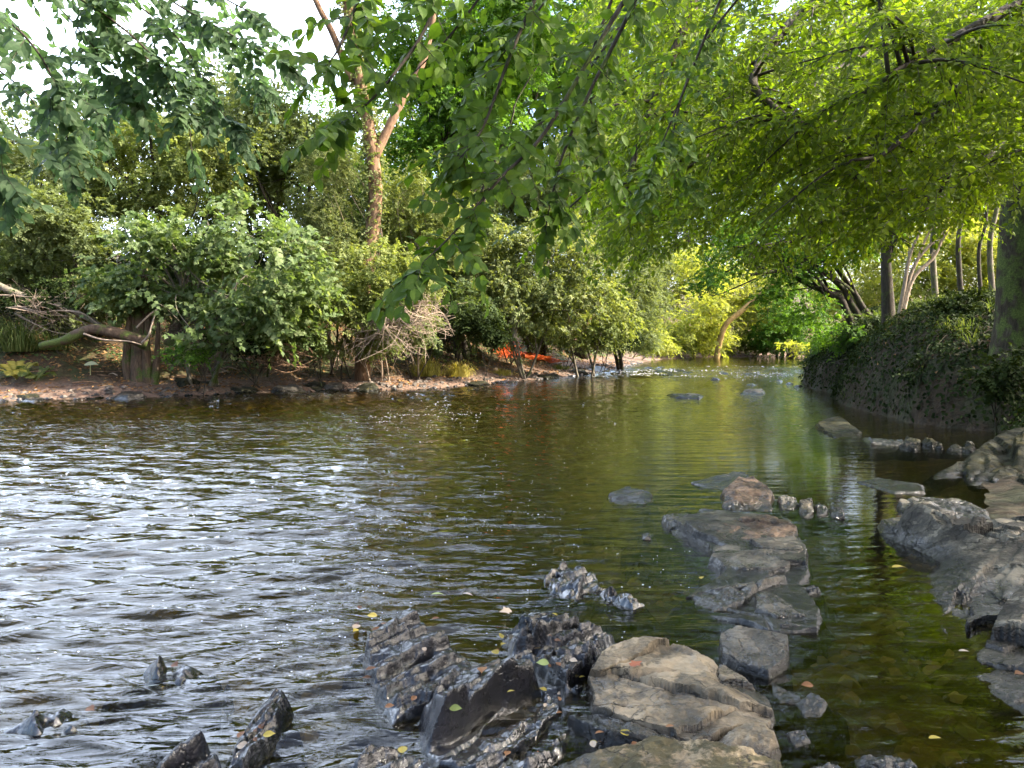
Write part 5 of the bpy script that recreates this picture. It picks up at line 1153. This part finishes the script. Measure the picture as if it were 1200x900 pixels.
m_, nt, nd, lk = newmat('bed_pebble'); at = N(nt, 'ShaderNodeAttribute', attribute_name='rnd'); r_ = ramp(nt, [(0, (.04, .035, .012)), (.6, (.12, .10, .04)), (1, (.2, .16, .08))], at.outputs['Fac']); pb = N(nt, 'ShaderNodeBsdfPrincipled', i_Roughness=.8); lk.new(r_.outputs[0], pb.inputs['Base Color']); o_ = N(nt, 'ShaderNodeOutputMaterial'); lk.new(pb.outputs[0], o_.inputs[0])
o = mb.build('bed_pebbles', m_); tag(o, 'olive brown pebbles on the bed of the clear near pool', 'pebbles', None, 'stuff')

# ------------------------------------------------------------------ light, sky, camera
SUN_AZ, SUN_EL = math.radians(94), math.radians(40)      # azimuth from +Y towards +X
w = bpy.data.worlds.new('World'); scene.world = w; w.use_nodes = True
nt = w.node_tree; bg = nt.nodes['Background']
sky = nt.nodes.new('ShaderNodeTexSky'); sky.sky_type = 'NISHITA'; sky.sun_disc = False
sky.sun_elevation = SUN_EL; sky.sun_rotation = SUN_AZ; sky.air_density = .9; sky.dust_density = 5.0; sky.ozone_density = 1.0
# bright white cloud over the gap above the left bank, broken towards the zenith
tcw = nt.nodes.new('ShaderNodeTexCoord'); nv = nt.nodes.new('ShaderNodeVectorMath'); nv.operation = 'NORMALIZE'; nt.links.new(tcw.outputs['Generated'], nv.inputs[0])
dp = nt.nodes.new('ShaderNodeVectorMath'); dp.operation = 'DOT_PRODUCT'; nt.links.new(nv.outputs[0], dp.inputs[0])
ca_, ce_ = math.radians(-42), math.radians(36); dp.inputs[1].default_value = (math.sin(ca_) * math.cos(ce_), math.cos(ca_) * math.cos(ce_), math.sin(ce_))
cn = noise(nt, nv.outputs[0], 2.6, 6, .6, .3)
cm = N(nt, 'ShaderNodeMapRange'); cm.interpolation_type = 'SMOOTHSTEP'; cm.inputs[1].default_value = .76; cm.inputs[2].default_value = 1.02
nt.links.new(math_(nt, 'ADD', dp.outputs['Value'], math_(nt, 'MULTIPLY', math_(nt, 'SUBTRACT', cn.outputs[0], .5), .75)), cm.inputs[0])
skyc = mix(nt, cm.outputs[0], sky.outputs[0], CLOUD)
nt.links.new(skyc, bg.inputs[0]); bg.inputs[1].default_value = .15
L = bpy.data.lights.new('Sun', 'SUN'); L.energy = 3.5; L.angle = math.radians(.5); L.color = (1, .93, .80)
so = bpy.data.objects.new('Sun', L); COL.objects.link(so); so.location = (30, 20, 40)
from mathutils import Vector
sv = Vector((math.cos(SUN_EL) * math.sin(SUN_AZ), math.cos(SUN_EL) * math.cos(SUN_AZ), math.sin(SUN_EL)))
so.rotation_euler = sv.to_track_quat('Z', 'Y').to_euler()
cd = bpy.data.cameras.new('Camera'); co = bpy.data.objects.new('Camera', cd); COL.objects.link(co)
cd.sensor_width = 36; cd.lens = 36 * F / 1200; cd.clip_start = .05; cd.clip_end = 3000
co.location = EYE; co.rotation_euler = (math.pi / 2 - PITCH, 0, 0); scene.camera = co
vs = scene.view_settings; vs.view_transform = 'Standard'; vs.look = 'None'; vs.gamma = 1; vs.exposure = EXPOSURE; vs.use_curve_mapping = False
scene.render.engine = 'CYCLES'
c = scene.cycles; c.use_denoising = True
try: c.denoiser = 'OPENIMAGEDENOISE'
except Exception: pass
c.max_bounces = 8; c.diffuse_bounces = 4; c.glossy_bounces = 3; c.transmission_bounces = 4; c.transparent_max_bounces = 8
c.caustics_reflective = False; c.caustics_refractive = False
c.use_adaptive_sampling = True; c.adaptive_threshold = .02
c.sample_clamp_indirect = 6
